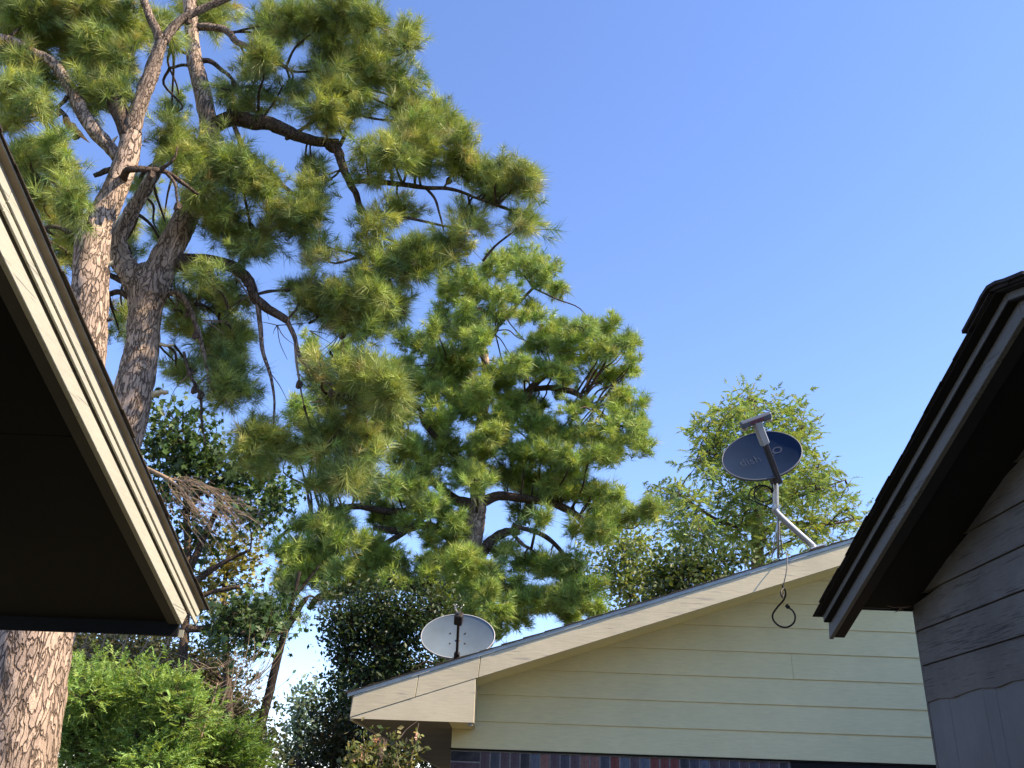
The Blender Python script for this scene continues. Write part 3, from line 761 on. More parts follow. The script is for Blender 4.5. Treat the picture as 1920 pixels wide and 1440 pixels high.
def crown(parent, ellipses, Y, skeleton, kind='pine', L=.17, W=.006, K=30, cols=None, wts=None, per=1.0, depth=1.0,
          size=.1, limb_r=.02, lobes=1, sub=(4, 7), sub_r=.16, cone=1.2, limbs=True, split=0, twig_mat='bark_dark', limb_mat='bark_dark', up=.45, seg=5, lift=0.):
    """foliage masses (px, py, rx, ry[, density[, Y]]) hung on the tree's limbs. Every mass gets a side limb from the nearest limb, twigs and leaf groups through its volume."""
    sk = np.vstack(skeleton); C_, A_ = [], []; tw_ = []
    if split:
        big = ellipses; ellipses = []
        for e in big:
            den = e[4] if len(e) > 4 else 1.0
            for q_ in range(split):
                a_ = rng.uniform(0, 6.283); rr_ = rng.uniform(.25, .72)
                ellipses.append((e[0]+math.cos(a_)*e[2]*rr_, e[1]+math.sin(a_)*e[3]*rr_, e[2]*rng.uniform(.42, .62), e[3]*rng.uniform(.34, .52), den*1.15, (e[5] if len(e) > 5 else Y)+rng.normal(0, .30*depth*(Y/9))))
    for e in ellipses:
        px, py, rx, ry = e[:4]; den = e[4] if len(e) > 4 else 1.0; Yc = (e[5] if len(e) > 5 else Y)+rng.normal(0, .15*depth)
        c = at(px, py, Y=Yc); ex_ = np.linalg.norm(at(px+rx, py, Y=Yc)-c); ez = np.linalg.norm(at(px, py-ry, Y=Yc)-c)
        ey = depth*.5*(ex_+ez)
        i_ = np.argmin(np.linalg.norm(sk-c, axis=1)); a = sk[i_]
        if limbs and np.linalg.norm(a-c) > .12:
            dl = np.linalg.norm(a-c); m1 = a*.66+c*.34+rng.normal(0, .05*dl, 3)+(0, 0, .04*dl); m2 = a*.3+c*.7+rng.normal(0, .05*dl, 3)
            P = crom([a, m1, m2, c], 4); rr = np.linspace(min(limb_r*1.2, limb_r*(.5+.4*dl)), limb_r*.35, len(P)); tw_.append((P, rr))
        nb = max(3, int(den*per*rx*ry*math.pi/1000))
        g_ = nrm(rng.normal(size=(nb, 3)))*rng.random((nb, 1))**(.45)
        loc = g_*np.array([ex_, ey, ez]); p = c+loc; p[:, 2] += lift
        dr = nrm(nrm(loc)*.8+np.array([0, 0, up])+rng.normal(0, .35, (nb, 3)))
        for b_ in range(nb):
            q = int(rng.integers(sub[0], sub[1]+1)); off = rng.normal(0, 1, (q, 3))*sub_r*.6
            cc = p[b_]+off; C_.append(cc); A_.append(nrm(dr[b_]+nrm(off)*.55+rng.normal(0, .2, (q, 3))))
            if rng.random() < .75:
                s_ = c+(p[b_]-c)*.12; mm_ = (s_+p[b_])/2+rng.normal(0, .10*np.linalg.norm(loc[b_]), 3)
                tw_.append((crom([s_, mm_, p[b_]], 3), np.linspace(limb_r*.33, limb_r*.14, 7)))
            for j in range(0, q, 2):
                tw_.append((np.array([p[b_]-dr[b_]*.05, cc[j]]), [limb_r*.14, limb_r*.10]))
    C_ = np.vstack(C_); A_ = np.vstack(A_); n_ = len(C_)
    T = pick(cols, wts, n_, .12); Tc = np.repeat(pick(cols, wts, n_//6+1, .08), 6, 0)[:n_]; T = T*.5+Tc*.5
    if kind == 'pine': tr, tt = tufts(C_, A_, L*(.55+.6*rng.random(n_)), W, K, cone, T); mt_ = M['needle']
    elif kind == 'leaf':
        Cl = (C_[:, None, :]+rng.normal(0, sub_r*.55, (n_, K, 3))).reshape(-1, 3)
        Tl = np.repeat(T, K, 0)*(1+rng.normal(0, .15, (n_*K, 1)))
        tr, tt = leaves(Cl, size*(.7+.6*rng.random(len(Cl))), Tl, lobes, .6); mt_ = M['leaf']
    else: tr, tt = sprays(C_, A_, L*(.7+.6*rng.random(n_)), W, K, T); mt_ = M['frond']
    twig_batch('twigs', tw_, M[twig_mat], parent, seg)
    tri_obj('crown', tr, tt, mt_, parent)
    return n_, len(tr)

def base_of(p, Y):                     # foot of a tree below a trunk point
    q = pt(p, Y); return (q[0], q[1], 0.0)
def stump_down(first, Y, lean=0):      # world path from the ground up to the first visible trunk point
    q = pt(first, Y); return q

def trunk(parent, pts, Y, r, r0, mat='bark', seg=24, rough=.07, n=6, seed=1, name='trunk'):
    P = [pt(p, Y) for p in pts]; b = np.array([P[0][0], P[0][1], -.05])
    P = [b, b*.55+P[0]*.45]+P
    Pr = crom(P, n); d = np.concatenate([[0], np.cumsum(np.linalg.norm(np.diff(Pr, axis=0), axis=1))])
    dp = np.array([0]+[d[min(len(d)-1, n*(i+2))] for i in range(len(pts))]); rr = np.interp(d, dp, [r0]+list(r))
    # even rings so the bark relief is regular along the stem
    m = int(d[-1]/.05)+2; s = np.linspace(0, d[-1], m); Pr = np.stack([np.interp(s, d, Pr[:, k]) for k in range(3)], 1); rr = np.interp(s, d, rr)
    vs, fs = tube_arrays(Pr, rr, seg, rough=rough, seed=seed)
    me = bpy.data.meshes.new(name); me.from_pydata([tuple(map(float, v)) for v in vs], [], fs)
    me.polygons.foreach_set('use_smooth', [True]*len(me.polygons))
    link(name, me, M[mat], parent); return Pr

GREEN = [(.29, .37, .095), (.45, .50, .13), (.14, .22, .08), (.48, .39, .16), (.09, .15, .07)]
GW = [.36, .24, .24, .035, .125]

# ---------------- pine B: the near stem at the left edge
YB_ = 6.6
tB = empty('pine_tree', base_of((26, 1440), YB_), 'tall near pine whose thick sunlit flaky trunk stands at the lower left corner', 'pine tree')
skB = [trunk(tB, [(26, 1440), (67, 1190), (118, 930), (152, 720), (168, 600), (170, 510), (176, 440)], YB_,
             [.262, .245, .205, .165, .145, .142, .140], .30, seg=56, rough=.035, seed=3)]
def LB(pts, r, name='limb', mat='bark_small', seed=0, Y=YB_, par=None, sk=None, **k):
    o, P = limb(name, pts, Y, r, M[mat] if isinstance(mat, str) else mat, par or tB, seed=seed, **k); (sk if sk is not None else skB).append(P); return P
LB([(172, 460), (184, 418), (206, 378), (224, 335), (240, 292), (247, 240)], [.132, .120, .105, .100, .085], mat='bark', seg=28, rough=.06, n=10, seed=5)
LB([(246, 250), (258, 205), (278, 155), (292, 110), (305, 75)], [.085, .070, .062, .055], seg=16, n=8, seed=6)
LB([(303, 82), (292, 55), (278, 25), (262, -25)], [.05, .045, .035], seg=12, seed=7)
LB([(306, 78), (325, 52), (352, 30), (395, 10), (450, -15)], [.05, .045, .035, .03], seg=12, seed=8)
LB([(243, 262), (228, 215), (208, 165), (190, 120, 6.9), (180, 70, 7.2)], [.08, .085, .07, .05, .03], mat='bark_dark', seg=14, seed=9)
LB([(222, 300), (206, 276), (176, 243), (152, 208), (132, 165), (101, 120), (66, 101), (31, 80), (0, 71), (-60, 60)], [.05, .062, .058, .05, .045, .04], mat='bark', seg=18, seed=10)
LB([(146, 427), (141, 398), (116, 362), (98, 338), (70, 330)], [.035, .03, .022, .01], seg=10, seed=11)
LB([(170, 425), (150, 405), (132, 392)], [.03, .02, .012], seg=8, seed=12, mat='twig_pale')
LB([(165, 452), (140, 440), (105, 425), (80, 428)], [.03, .022, .014], seg=8, seed=13, mat='bark_dark')
LB([(232, 338), (236, 322, 6.4), (250, 317, 6.35), (285, 318, 6.4), (315, 324, 6.5), (345, 345, 6.6), (372, 365, 6.7)], [.035, .03, .026, .02, .010], seg=10, mat='bark_dark', seed=14)
LB([(298, 320, 6.45), (325, 300, 6.4), (333, 275, 6.4)], [.018, .010, .006], seg=8, mat='bark_dark', seed=15)
LB([(312, 324, 6.5), (328, 345, 6.5), (332, 375, 6.5), (340, 390, 6.5)], [.018, .012, .007], seg=8, mat='bark_dark', seed=16)
LB([(0, 92), (22, 118), (48, 165), (68, 200), (90, 240)], [.04, .03, .022], seg=8, mat='bark_dark', seed=17, Y=7.0)
LB([(126, 182), (118, 192), (107, 201), (92, 200)], [.02, .016, .012], seg=8, mat='bark_dark', seed=18)
LB([(96, 200), (100, 235), (112, 270), (118, 300), (120, 340)], [.012, .008, .004], seg=6, mat='bark_dark', seed=19)
LB([(108, 202), (120, 214), (125, 228)], [.014, .022, .03], seg=8, mat='bark_dark', seed=20)
LB([(124, 226), (136, 238), (148, 250), (168, 268)], [.036, .034, .022, .002], name='snapped_limb', seg=8, mat='wood', rough=.35, seed=21)
LB([(205, 272), (214, 262), (221, 255)], [.02, .014, .004], name='broken_stub', seg=8, mat='pale_wood', seed=22)
LB([(196, 500), (206, 494), (212, 491)], [.018, .014, .012], name='broken_stub', seg=8, mat='pale_wood', seed=23)
LB([(175, 615), (195, 602), (212, 598)], [.03, .022, .012], seg=8, mat='bark_dark', seed=24)
LB([(215, 315), (196, 322), (176, 330)], [.03, .025, .018], seg=8, mat='bark_dark', seed=25)
EB = [(80, 20, 120, 45, 1.4, 7.0), (220, 15, 90, 40, 1.3, 7.0), (60, 60, 80, 40, 1.1, 7.2), (180, 90, 80, 45, 1.4, 7.1), (130, 60, 80, 45, 1.2, 7.3), (215, 140, 45, 50, 1.1), (165, 160, 45, 30, 1.0),
      (35, 140, 40, 45, 1.2), (50, 188, 38, 20, 1.3), (20, 30, 60, 60, 1.3, 7.5), (90, 130, 45, 35, 1.0, 7.4), (60, 300, 30, 24, 1.0), (30, 320, 26, 30, .8), (105, 320, 36, 38, 1.2), (130, 365, 45, 35, .9), (75, 370, 35, 40, .9, 7.1),
      (115, 420, 36, 40, 1.0, 7.3), (95, 410, 30, 50, .9, 7.4), (130, 470, 25, 40, .8, 7.5), (15, 225, 22, 20, .5), (235, 45, 60, 35, 1.0, 6.8), (10, 175, 30, 25, .8), (290, 60, 60, 40, .8, 7.3), (180, 40, 60, 40, 1.2, 7.6), (25, 90, 45, 30, 1.0, 7.7), (175, 190, 28, 22, .6), (95, 280, 25, 30, .4)]
info = [crown(tB, EB, YB_, skB, L=.158, split=3, W=.0046, K=58, cols=GREEN, wts=GW, per=3.9, depth=1.1, limb_r=.022, sub_r=.13)]

# ---------------- pine A: forked stem behind it
YA = 8.0
tA = empty('pine_tree', base_of((60, 1440), YA), 'large forked pine with long drooping limbs spreading right across the upper left sky', 'pine tree')
skA = [trunk(tA, [(50, 1440), (97, 1190), (190, 920), (236, 790), (254, 713), (268, 640), (272, 585), (277, 540), (285, 505)], YA,
             [.19, .185, .19, .19, .180, .155, .155, .19, .15], .22, seg=40, rough=.05, seed=31)]
def LA(pts, r, **k): return LB(pts, r, par=tA, sk=skA, Y=k.pop('Y', YA), **k)
LA([(280, 560), (300, 505), (325, 455), (350, 405), (374, 355), (386, 300), (393, 240)], [.16, .155, .13, .12, .11, .10], mat='bark', seg=28, n=10, rough=.07, seed=32)
LA([(392, 262), (390, 225), (379, 170), (366, 120), (360, 70), (356, 10), (352, -60)], [.102, .10, .088, .08, .075], mat='bark', seg=20, n=9, rough=.07, seed=33)
LA([(272, 565), (250, 520), (228, 490), (222, 450), (240, 410), (262, 372), (284, 335), (300, 300), (312, 265)], [.12, .11, .085, .07, .06, .05], mat='bark', seg=18, seed=34)
LA([(385, 245), (405, 232), (440, 222), (475, 230), (510, 232), (545, 250), (590, 265), (635, 268)], [.075, .085, .08, .072, .07, .062, .05], seg=14, mat='bark_dark', seed=35)
LA([(615, 270), (634, 285), (642, 310), (655, 340), (668, 365), (676, 400)], [.058, .05, .04, .03], seg=12, mat='bark_dark', seed=36)
LA([(660, 340), (700, 340), (745, 345), (800, 352), (850, 355), (895, 372), (930, 385)], [.028, .028, .024, .018, .010], seg=8, mat='bark_dark', seed=37)
LA([(800, 354), (815, 372), (824, 400), (832, 432)], [.018, .014, .008], seg=8, mat='bark_dark', seed=38)
LA([(832, 352), (842, 338), (850, 325)], [.014, .010, .006], seg=6, mat='bark_dark', seed=39)
LA([(632, 285), (648, 250), (662, 212), (665, 185), (680, 150), (700, 120)], [.026, .022, .018, .010], seg=8, mat='bark_dark', seed=40)
LA([(680, 400), (720, 405), (770, 410), (840, 425), (900, 430)], [.02, .016, .010], seg=8, mat='bark_dark', seed=41)
LA([(668, 370), (700, 430), (720, 480), (735, 540), (760, 590)], [.024, .02, .014, .008], seg=8, mat='bark_dark', seed=42)
LA([(440, 238), (455, 275), (480, 300), (508, 325), (535, 352), (565, 372), (600, 380)], [.030, .034, .030, .022, .012], seg=10, mat='bark_small', seed=43)
LA([(370, 50), (405, 52), (428, 60), (443, 78), (470, 90), (500, 105), (545, 132)], [.045, .045, .04, .03, .02], seg=10, mat='bark_small', seed=44)
LA([(372, 115), (392, 114), (412, 128), (437, 150), (452, 175)], [.035, .028, .02, .014], seg=8, mat='bark_dark', seed=45)
LA([(366, 126), (345, 122), (318, 128)], [.026, .02, .016], seg=8, mat='bark_dark', seed=46)
LA([(350, 100), (335, 95), (322, 85)], [.022, .018, .012], seg=8, mat='bark_dark', seed=47)
LA([(455, 180), (475, 205), (500, 222), (520, 240)], [.02, .02, .02], seg=8, mat='bark_small', seed=48)
LA([(425, 225), (430, 205), (438, 195), (445, 208)], [.026, .020, .01], seg=8, mat='bark_dark', seed=49)
LA([(545, 252), (570, 240), (590, 225), (640, 222)], [.02, .016, .010], seg=8, mat='bark_dark', seed=50)
LA([(300, 505), (330, 495), (365, 488), (400, 490), (440, 502), (468, 530), (480, 560), (505, 580), (540, 602)], [.07, .075, .07, .062, .055, .045, .035], seg=12, mat='bark_dark', seed=51)
LA([(538, 600), (552, 632), (565, 675), (595, 702), (625, 725)], [.030, .022, .016, .008], seg=8, mat='bark_small', seed=52)
LA([(553, 630), (556, 680), (564, 730), (570, 760)], [.014, .010, .006], seg=6, mat='twig', seed=53)
LA([(482, 565), (488, 610), (492, 655), (506, 700), (514, 745), (513, 800)], [.026, .022, .020, .014, .008], seg=8, mat='bark_small', seed=54)
LA([(300, 555), (325, 548), (345, 560), (362, 595), (377, 640), (388, 690), (397, 745)], [.035, .032, .026, .02, .012], seg=8, mat='bark_small', seed=55)
LA([(345, 660), (355, 700), (375, 740), (378, 790), (386, 835)], [.014, .016, .012, .006], seg=7, mat='bark_dark', seed=56)
LA([(312, 532), (320, 545), (328, 556)], [.02, .014, .012], name='broken_stub', seg=8, mat='pale_wood', seed=57)
LA([(272, 742), (290, 738), (303, 735), (315, 736)], [.04, .035, .028, .018], name='broken_stub', seg=8, mat='pale_wood', rough=.3, seed=58)
LA([(300, 645), (312, 648), (326, 646)], [.02, .016, .008], name='broken_stub', seg=8, mat='pale_wood', seed=59)
LA([(245, 560), (225, 548), (205, 552), (196, 562)], [.03, .026, .022], seg=8, mat='bark_dark', seed=60)
LA([(260, 540), (235, 530), (205, 515), (190, 505)], [.035, .03, .02], seg=8, mat='bark_dark', seed=61)
LA([(420, 490), (450, 530), (470, 560)], [.012, .01, .006], seg=6, mat='twig', seed=62)
for k in range(60):
    x0, y0 = random.choice([(356, 700), (390, 700), (500, 690), (560, 700), (380, 600), (590, 700), (700, 430), (520, 610), (455, 560), (620, 730), (640, 620), (580, 620), (470, 540), (430, 420), (780, 420), (860, 430), (540, 360), (330, 560)])
    x1, y1 = x0+random.uniform(-45, 60), y0+random.uniform(-10, 70)
    LA([(x0, y0), ((x0+x1)/2+random.uniform(-10, 10), (y0+y1)/2), (x1, y1)], [.006, .004, .002], name='twig', seg=5, mat=random.choice(['twig', 'bark_dark']), seed=70+k, n=3)
EA = [(430, 30, 90, 45, 1.1, 8.5), (560, 25, 100, 45, 1.4), (660, 35, 70, 45, 1.4), (755, 80, 32, 32, 1.6), (705, 95, 40, 45, 1.3), (610, 110, 90, 45, 1.4), (705, 160, 75, 50, 1.4), (755, 195, 38, 35, 1.3), (525, 90, 60, 40, 1.0),
      (650, 195, 80, 45, 1.2), (745, 240, 60, 40, 1.2), (820, 235, 55, 42, 1.4), (860, 275, 45, 40, 1.4), (780, 295, 75, 35, 1.2), (958, 312, 32, 28, 1.5), (985, 355, 30, 38, 1.4), (925, 350, 40, 35, 1.2), (975, 412, 38, 30, 1.3), (885, 330, 40, 35, 1.1), (900, 405, 40, 25, .8),
      (700, 300, 50, 40, .7), (760, 395, 60, 30, .6), (700, 430, 50, 40, .6), (745, 470, 75, 45, 1.1), (845, 460, 45, 35, 1.2), (800, 500, 60, 45, 1.2),
      (590, 320, 40, 20, .4), (560, 410, 50, 45, 1.2), (600, 470, 30, 28, 1.2), (520, 390, 45, 40, 1.1), (470, 340, 50, 50, 1.3), (430, 290, 40, 50, 1.1), (430, 400, 55, 50, 1.3, 7.8), (500, 430, 50, 40, 1.1, 7.8), (390, 340, 40, 45, 1.1, 7.7), (340, 250, 45, 35, 1.2, 7.6), (360, 300, 40, 35, 1.0, 7.6),
      (450, 470, 60, 30, 1.0), (390, 520, 40, 22, .7), (420, 560, 55, 45, 1.1, 8.4), (360, 600, 45, 50, 1.0, 8.6), (450, 620, 55, 50, 1.1, 8.5), (400, 660, 50, 50, 1.0, 8.6), (335, 690, 35, 30, .8, 8.6), (440, 730, 45, 55, 1.1, 8.3), (490, 800, 50, 55, 1.3), (500, 860, 40, 22, 1.0), (340, 540, 30, 50, .7, 8.9),
      (560, 545, 50, 28, 1.4), (620, 560, 60, 35, 1.4), (690, 545, 60, 45, 1.4), (750, 560, 60, 45, 1.2), (720, 600, 50, 30, 1.1), (640, 610, 55, 22, .8), (620, 700, 45, 30, .7),
      (690, 680, 60, 45, 1.3), (650, 750, 60, 45, 1.1), (720, 750, 45, 50, 1.3), (660, 820, 65, 50, 1.4), (630, 890, 45, 40, 1.5), (700, 850, 40, 40, 1.0), (600, 830, 35, 45, .9),
      (420, 170, 35, 25, .5), (480, 160, 45, 25, .7), (560, 170, 50, 25, .9), (270, 340, 24, 30, .5, 8.8), (250, 420, 30, 35, .5, 9.2), (230, 470, 25, 30, .6, 9.0), (610, 230, 30, 16, .5), (590, 360, 30, 16, .4), (225, 600, 12, 45, .7, 9.2), (325, 200, 24, 40, .4, 8.9), (310, 430, 22, 30, .3, 9.4), (470, 200, 25, 15, .4)]
info.append(crown(tA, EA, YA, skA, L=.168, split=3, W=.0047, K=58, cols=GREEN, wts=GW, per=4.2, depth=1.0, limb_r=.022, sub_r=.14))

# cones on the near pines
def cone_mesh():
    mb = MB(); P = [(0, 0, 0), (0, 0, -.02), (0, 0, -.05), (0, 0, -.08), (0, 0, -.10)]
    v_, f_ = tube_arrays(P, [.008, .026, .032, .022, .004], 9, rough=.5, seed=4); mb.add(v_, f_); return mb
c0 = None
for par, sk in ((tA, skA), (tB, skB)):
    P_ = np.vstack(sk[3:])
    for i_ in rng.choice(len(P_), 14, replace=False):
        p_ = P_[i_]+np.array([rng.normal(0, .02), rng.normal(0, .02), -.01])
        if c0 is None: o_ = cone_mesh().build('pine_cone', M['bark_dark'], par); c0 = o_.data
        else: o_ = link('pine_cone', c0, None, par)
        o_.location = Vector([float(q) for q in p_])-par.location
# ---------------- pine C: middle distance
YC = 18.0
tC = empty('pine_tree', base_of((850, 1440), YC), 'broad full pine with dense rounded tufts standing behind the pale dish', 'pine tree')
skC = [trunk(tC, [(838, 1440), (850, 1200), (862, 1100), (882, 1030), (893, 970), (896, 920), (892, 860), (905, 780), (912, 700), (900, 630), (890, 580)], YC,
             [.30, .27, .25, .21, .185, .16, .14, .12, .10, .08, .06], .34, seg=20, seed=81)]
def LC(pts, r, **k): return LB(pts, r, par=tC, sk=skC, Y=k.pop('Y', YC), **k)
for i, (pts, r) in enumerate([
    ([(892, 950), (850, 935), (812, 900), (780, 860), (760, 830)], [.12, .10, .07, .04]),
    ([(895, 945), (935, 930), (985, 935), (1040, 945), (1085, 970), (1110, 1010)], [.12, .10, .08, .05]),
    ([(880, 1050), (850, 1015), (825, 995), (790, 985), (745, 995), (700, 990)], [.12, .11, .09, .05]),
    ([(896, 1048), (920, 1015), (950, 998), (975, 998)], [.11, .10, .06]),
    ([(958, 990), (968, 1008), (982, 1022), (996, 1030)], [.04, .04, .03]),
    ([(856, 1140), (815, 1112), (770, 1100), (720, 1095), (680, 1104), (630, 1112), (598, 1120), (578, 1142)], [.14, .13, .11, .08, .05]),
    ([(850, 1165), (810, 1155), (770, 1165), (730, 1185), (690, 1205), (640, 1225)], [.13, .12, .09, .05]),
    ([(880, 1000), (820, 950), (740, 960), (660, 950), (570, 975), (520, 1010)], [.10, .09, .07, .05, .03]),
    ([(800, 965), (740, 1010), (670, 1045), (600, 1070), (520, 1085)], [.07, .06, .04, .02]),
    ([(897, 860), (930, 830), (960, 790), (985, 745), (1010, 712), (1040, 700)], [.10, .09, .08, .05]),
    ([(1000, 728), (1040, 728), (1080, 738), (1115, 765), (1150, 795), (1180, 800)], [.06, .06, .05, .03]),
    ([(908, 740), (870, 700), (820, 680)], [.07, .05, .03]), ([(906, 650), (930, 620), (940, 590)], [.06, .05, .03]),
    ([(895, 610), (870, 625), (845, 610)], [.05, .04, .03]), ([(935, 610), (970, 570), (1000, 540)], [.05, .04, .03]),
    ([(960, 985), (1010, 1000), (1040, 1020), (1090, 1080)], [.05, .05, .03]),
    ([(868, 1100), (930, 1100), (1000, 1110), (1090, 1130)], [.09, .07, .04]),
    ([(1090, 1090), (1078, 1110), (1088, 1135)], [.03, .03, .02]),
    ([(895, 880), (850, 850), (800, 800), (780, 760), (720, 760)], [.09, .07, .05, .03])]):
    LC(pts, r, seg=10, mat='bark_dark' if i not in (4, 17, 12, 13) else 'bark_small', seed=90+i)
EC = [(865, 1040, 42, 36, 1.3, 16.6), (905, 1090, 46, 36, 1.3, 16.8), (850, 1105, 42, 30, 1.2, 16.8), (875, 895, 50, 24, 1.2, 17), (900, 640, 60, 35, 1.1, 17.2), (985, 680, 40, 30, 1.1), (860, 610, 60, 30, 1.1), (1000, 780, 40, 40, 1.1), (770, 700, 50, 45, 1.1), (720, 820, 50, 50, 1.1), (900, 1140, 40, 24, 1.2, 17), (1060, 720, 40, 30, 1), (1090, 880, 50, 22, 1.1), (1000, 960, 60, 20, .9), (620, 1000, 50, 24, 1.1), (560, 1060, 50, 30, 1.1), (700, 1060, 60, 24, 1.1), (900, 520, 60, 35), (965, 495, 60, 28, 1.3), (1025, 512, 45, 26, 1.3), (1045, 535, 25, 20), (870, 560, 60, 40), (950, 555, 50, 25), (1000, 585, 55, 22, .8), (930, 590, 30, 14, .5), (830, 600, 50, 35),
      (1070, 625, 55, 28, 1.2), (1135, 608, 40, 22, 1.4), (1170, 635, 28, 22, 1.3), (1110, 665, 60, 28, 1.2), (1030, 650, 55, 35, 1.3), (1045, 690, 35, 18, 1.2), (1175, 690, 26, 26, 1), (1130, 710, 50, 22, .9), (1175, 745, 38, 30, 1.1), (1205, 795, 24, 22, 1), (1155, 780, 40, 24, .9), (1080, 760, 40, 18, .8),
      (810, 680, 55, 30, 1.3), (880, 680, 55, 32, 1.4), (940, 700, 50, 30, 1.3), (800, 720, 50, 40, 1.2), (870, 740, 60, 40, 1.3), (940, 750, 50, 40, 1.2), (850, 790, 65, 35, 1.2), (920, 800, 55, 30, 1.0), (980, 770, 35, 30, .8), (1000, 640, 22, 20, 1),
      (1030, 800, 40, 28, 1.3), (1090, 800, 45, 30, 1.3), (1040, 845, 50, 28, 1.1), (1110, 845, 50, 28, 1.2), (1165, 830, 40, 24, 1), (1205, 830, 22, 25, 1), (960, 845, 45, 28, 1.3), (900, 850, 45, 25, 1.2), (970, 890, 60, 24, 1.4), (1040, 895, 45, 26, 1.2), (880, 880, 40, 18, 1.2), (1000, 920, 80, 18, 1.2), (820, 850, 55, 35, 1), (760, 840, 45, 40, 1), (770, 900, 50, 28, .9), (840, 880, 40, 25, .8),
      (1085, 930, 45, 26, 1.1), (1135, 925, 35, 28, 1.1), (1150, 965, 45, 22, 1.2), (1205, 955, 42, 26, 1.4), (1090, 985, 35, 26, 1), (1120, 1010, 40, 22, .8), (800, 940, 45, 22, 1.3), (845, 970, 36, 30, 1.5), (855, 1020, 34, 34, 1.5), (800, 1000, 25, 18, .8),
      (940, 1030, 30, 25, .9), (1000, 1060, 60, 30, 1.1), (1060, 1060, 50, 32, 1), (940, 1085, 55, 30, 1.2), (1010, 1110, 60, 30, 1.3), (1080, 1110, 45, 28, 1.2), (960, 1140, 55, 24, 1.3), (1035, 1145, 50, 22, 1.2), (1110, 1140, 30, 18, 1.1), (900, 1075, 35, 45, 1.3), (930, 1180, 35, 20, 1.2), (815, 1060, 50, 30, 1.2), (890, 1130, 30, 30, 1.1),
      (580, 985, 55, 22, 1.3), (640, 965, 50, 24, 1.2), (700, 955, 45, 25, 1), (545, 1020, 40, 24, 1.3), (610, 1030, 50, 24, 1.2), (680, 1020, 45, 22, 1), (740, 975, 35, 22, 1), (530, 1075, 45, 24, 1.3), (600, 1070, 50, 20, 1.1), (670, 1065, 50, 22, 1), (740, 1040, 50, 26, 1.1), (720, 1080, 60, 18, 1.1), (790, 1085, 50, 24, 1.2), (640, 1100, 40, 12, .8), (570, 1050, 30, 14, 1),
      (590, 660, 28, 30, 1.2), (600, 710, 38, 34, 1.2), (580, 770, 42, 34, 1.2), (590, 820, 40, 34, 1.1), (560, 850, 36, 22, 1), (640, 660, 30, 22, 1), (610, 910, 40, 18, .8), (700, 900, 30, 20, .8), (770, 640, 40, 30, 1.1), (730, 900, 30, 24, .8), (690, 930, 30, 15, .8), (760, 780, 35, 30, 1)]
GC = [(.26, .37, .085), (.40, .49, .115), (.13, .22, .08), (.36, .36, .11)]
info.append(crown(tC, EC, YC, skC, split=4, L=.23, W=.0115, K=44, cols=GC, wts=[.42, .30, .24, .04], per=5.6, depth=1.2, limb_r=.026, sub_r=.17, sub=(4, 6), cone=1.3, up=.8, seg=4))

# ---------------- dark oak mass behind the pale dish
YE = 15.0
tE = empty('oak_tree', base_of((700, 1440), YE), 'dark leafy oak in the shade of the pine, left of the pale dish', 'oak tree')
skE = [trunk(tE, [(705, 1440), (712, 1330), (720, 1260), (715, 1210)], YE, [.16, .14, .11, .07], .2, mat='bark_dark', seg=12, seed=120)]
for i, (pts, r) in enumerate([([(716, 1290), (690, 1260), (655, 1240), (625, 1235)], [.06, .05, .02]), ([(718, 1260), (750, 1220), (790, 1190)], [.06, .04, .02]), ([(716, 1230), (690, 1190), (660, 1150)], [.06, .04, .02]),
                              ([(725, 1280), (770, 1260), (800, 1240)], [.05, .03, .02])]):
    LB(pts, r, par=tE, sk=skE, Y=YE, mat='bark_dark', seg=8, seed=121+i)
EE = [(700, 1130, 60, 22, 1.1), (655, 1155, 36, 28, 1.2), (720, 1165, 55, 28, 1.2), (785, 1150, 45, 25, 1.2), (640, 1195, 30, 25, 1.1), (690, 1205, 50, 28, .9), (750, 1215, 40, 24, .8), (645, 1240, 34, 16, 1.1), (700, 1250, 55, 22, 1.2), (770, 1250, 40, 22, 1.2), (640, 1270, 28, 14, .9), (800, 1195, 20, 30, .9), (820, 1130, 30, 22, 1), (760, 1190, 35, 20, .8), (830, 1250, 25, 20, .8), (700, 1280, 60, 14, 1)]
DK = [(.03, .055, .022), (.05, .08, .028), (.02, .038, .018)]
info.append(crown(tE, EE, YE, skE, kind='leaf', size=.085, K=13, cols=DK, wts=[.5, .3, .2], per=4.5, depth=1.2, limb_r=.03, sub_r=.22, sub=(3, 5), seg=4))

# ---------------- sweetgum: broad lobed leaves, right of the left house's eave
YG = 10.5
tG = empty('sweetgum_tree', base_of((330, 1440), YG), 'sweetgum with dark star shaped leaves right beside the ivory rake, yellowing below', 'broadleaf tree')
skG = [trunk(tG, [(330, 1440), (345, 1200), (352, 1080), (350, 960), (345, 870), (335, 810)], YG, [.05, .05, .045, .04, .03, .012], .06, mat='bark_dark', seg=12, seed=140)]
for i, (pts, r) in enumerate([([(350, 1080), (375, 1025), (400, 970), (420, 930)], [.05, .04, .02]), ([(352, 1100), (410, 1060), (470, 1030)], [.045, .03, .015]), ([(350, 960), (390, 910), (450, 890), (510, 900)], [.04, .03, .012]), ([(350, 1180), (410, 1180), (480, 1190), (540, 1185)], [.045, .03, .012]), ([(352, 1130), (400, 1110), (450, 1100)], [.03, .02])]):
    LB(pts, r, par=tG, sk=skG, Y=YG, mat='bark_dark', seg=8, seed=141+i)
DG = [(.07, .13, .05), (.11, .18, .06), (.05, .09, .045)]
YL = [(.30, .27, .06), (.12, .16, .04), (.22, .24, .06), (.38, .30, .09)]
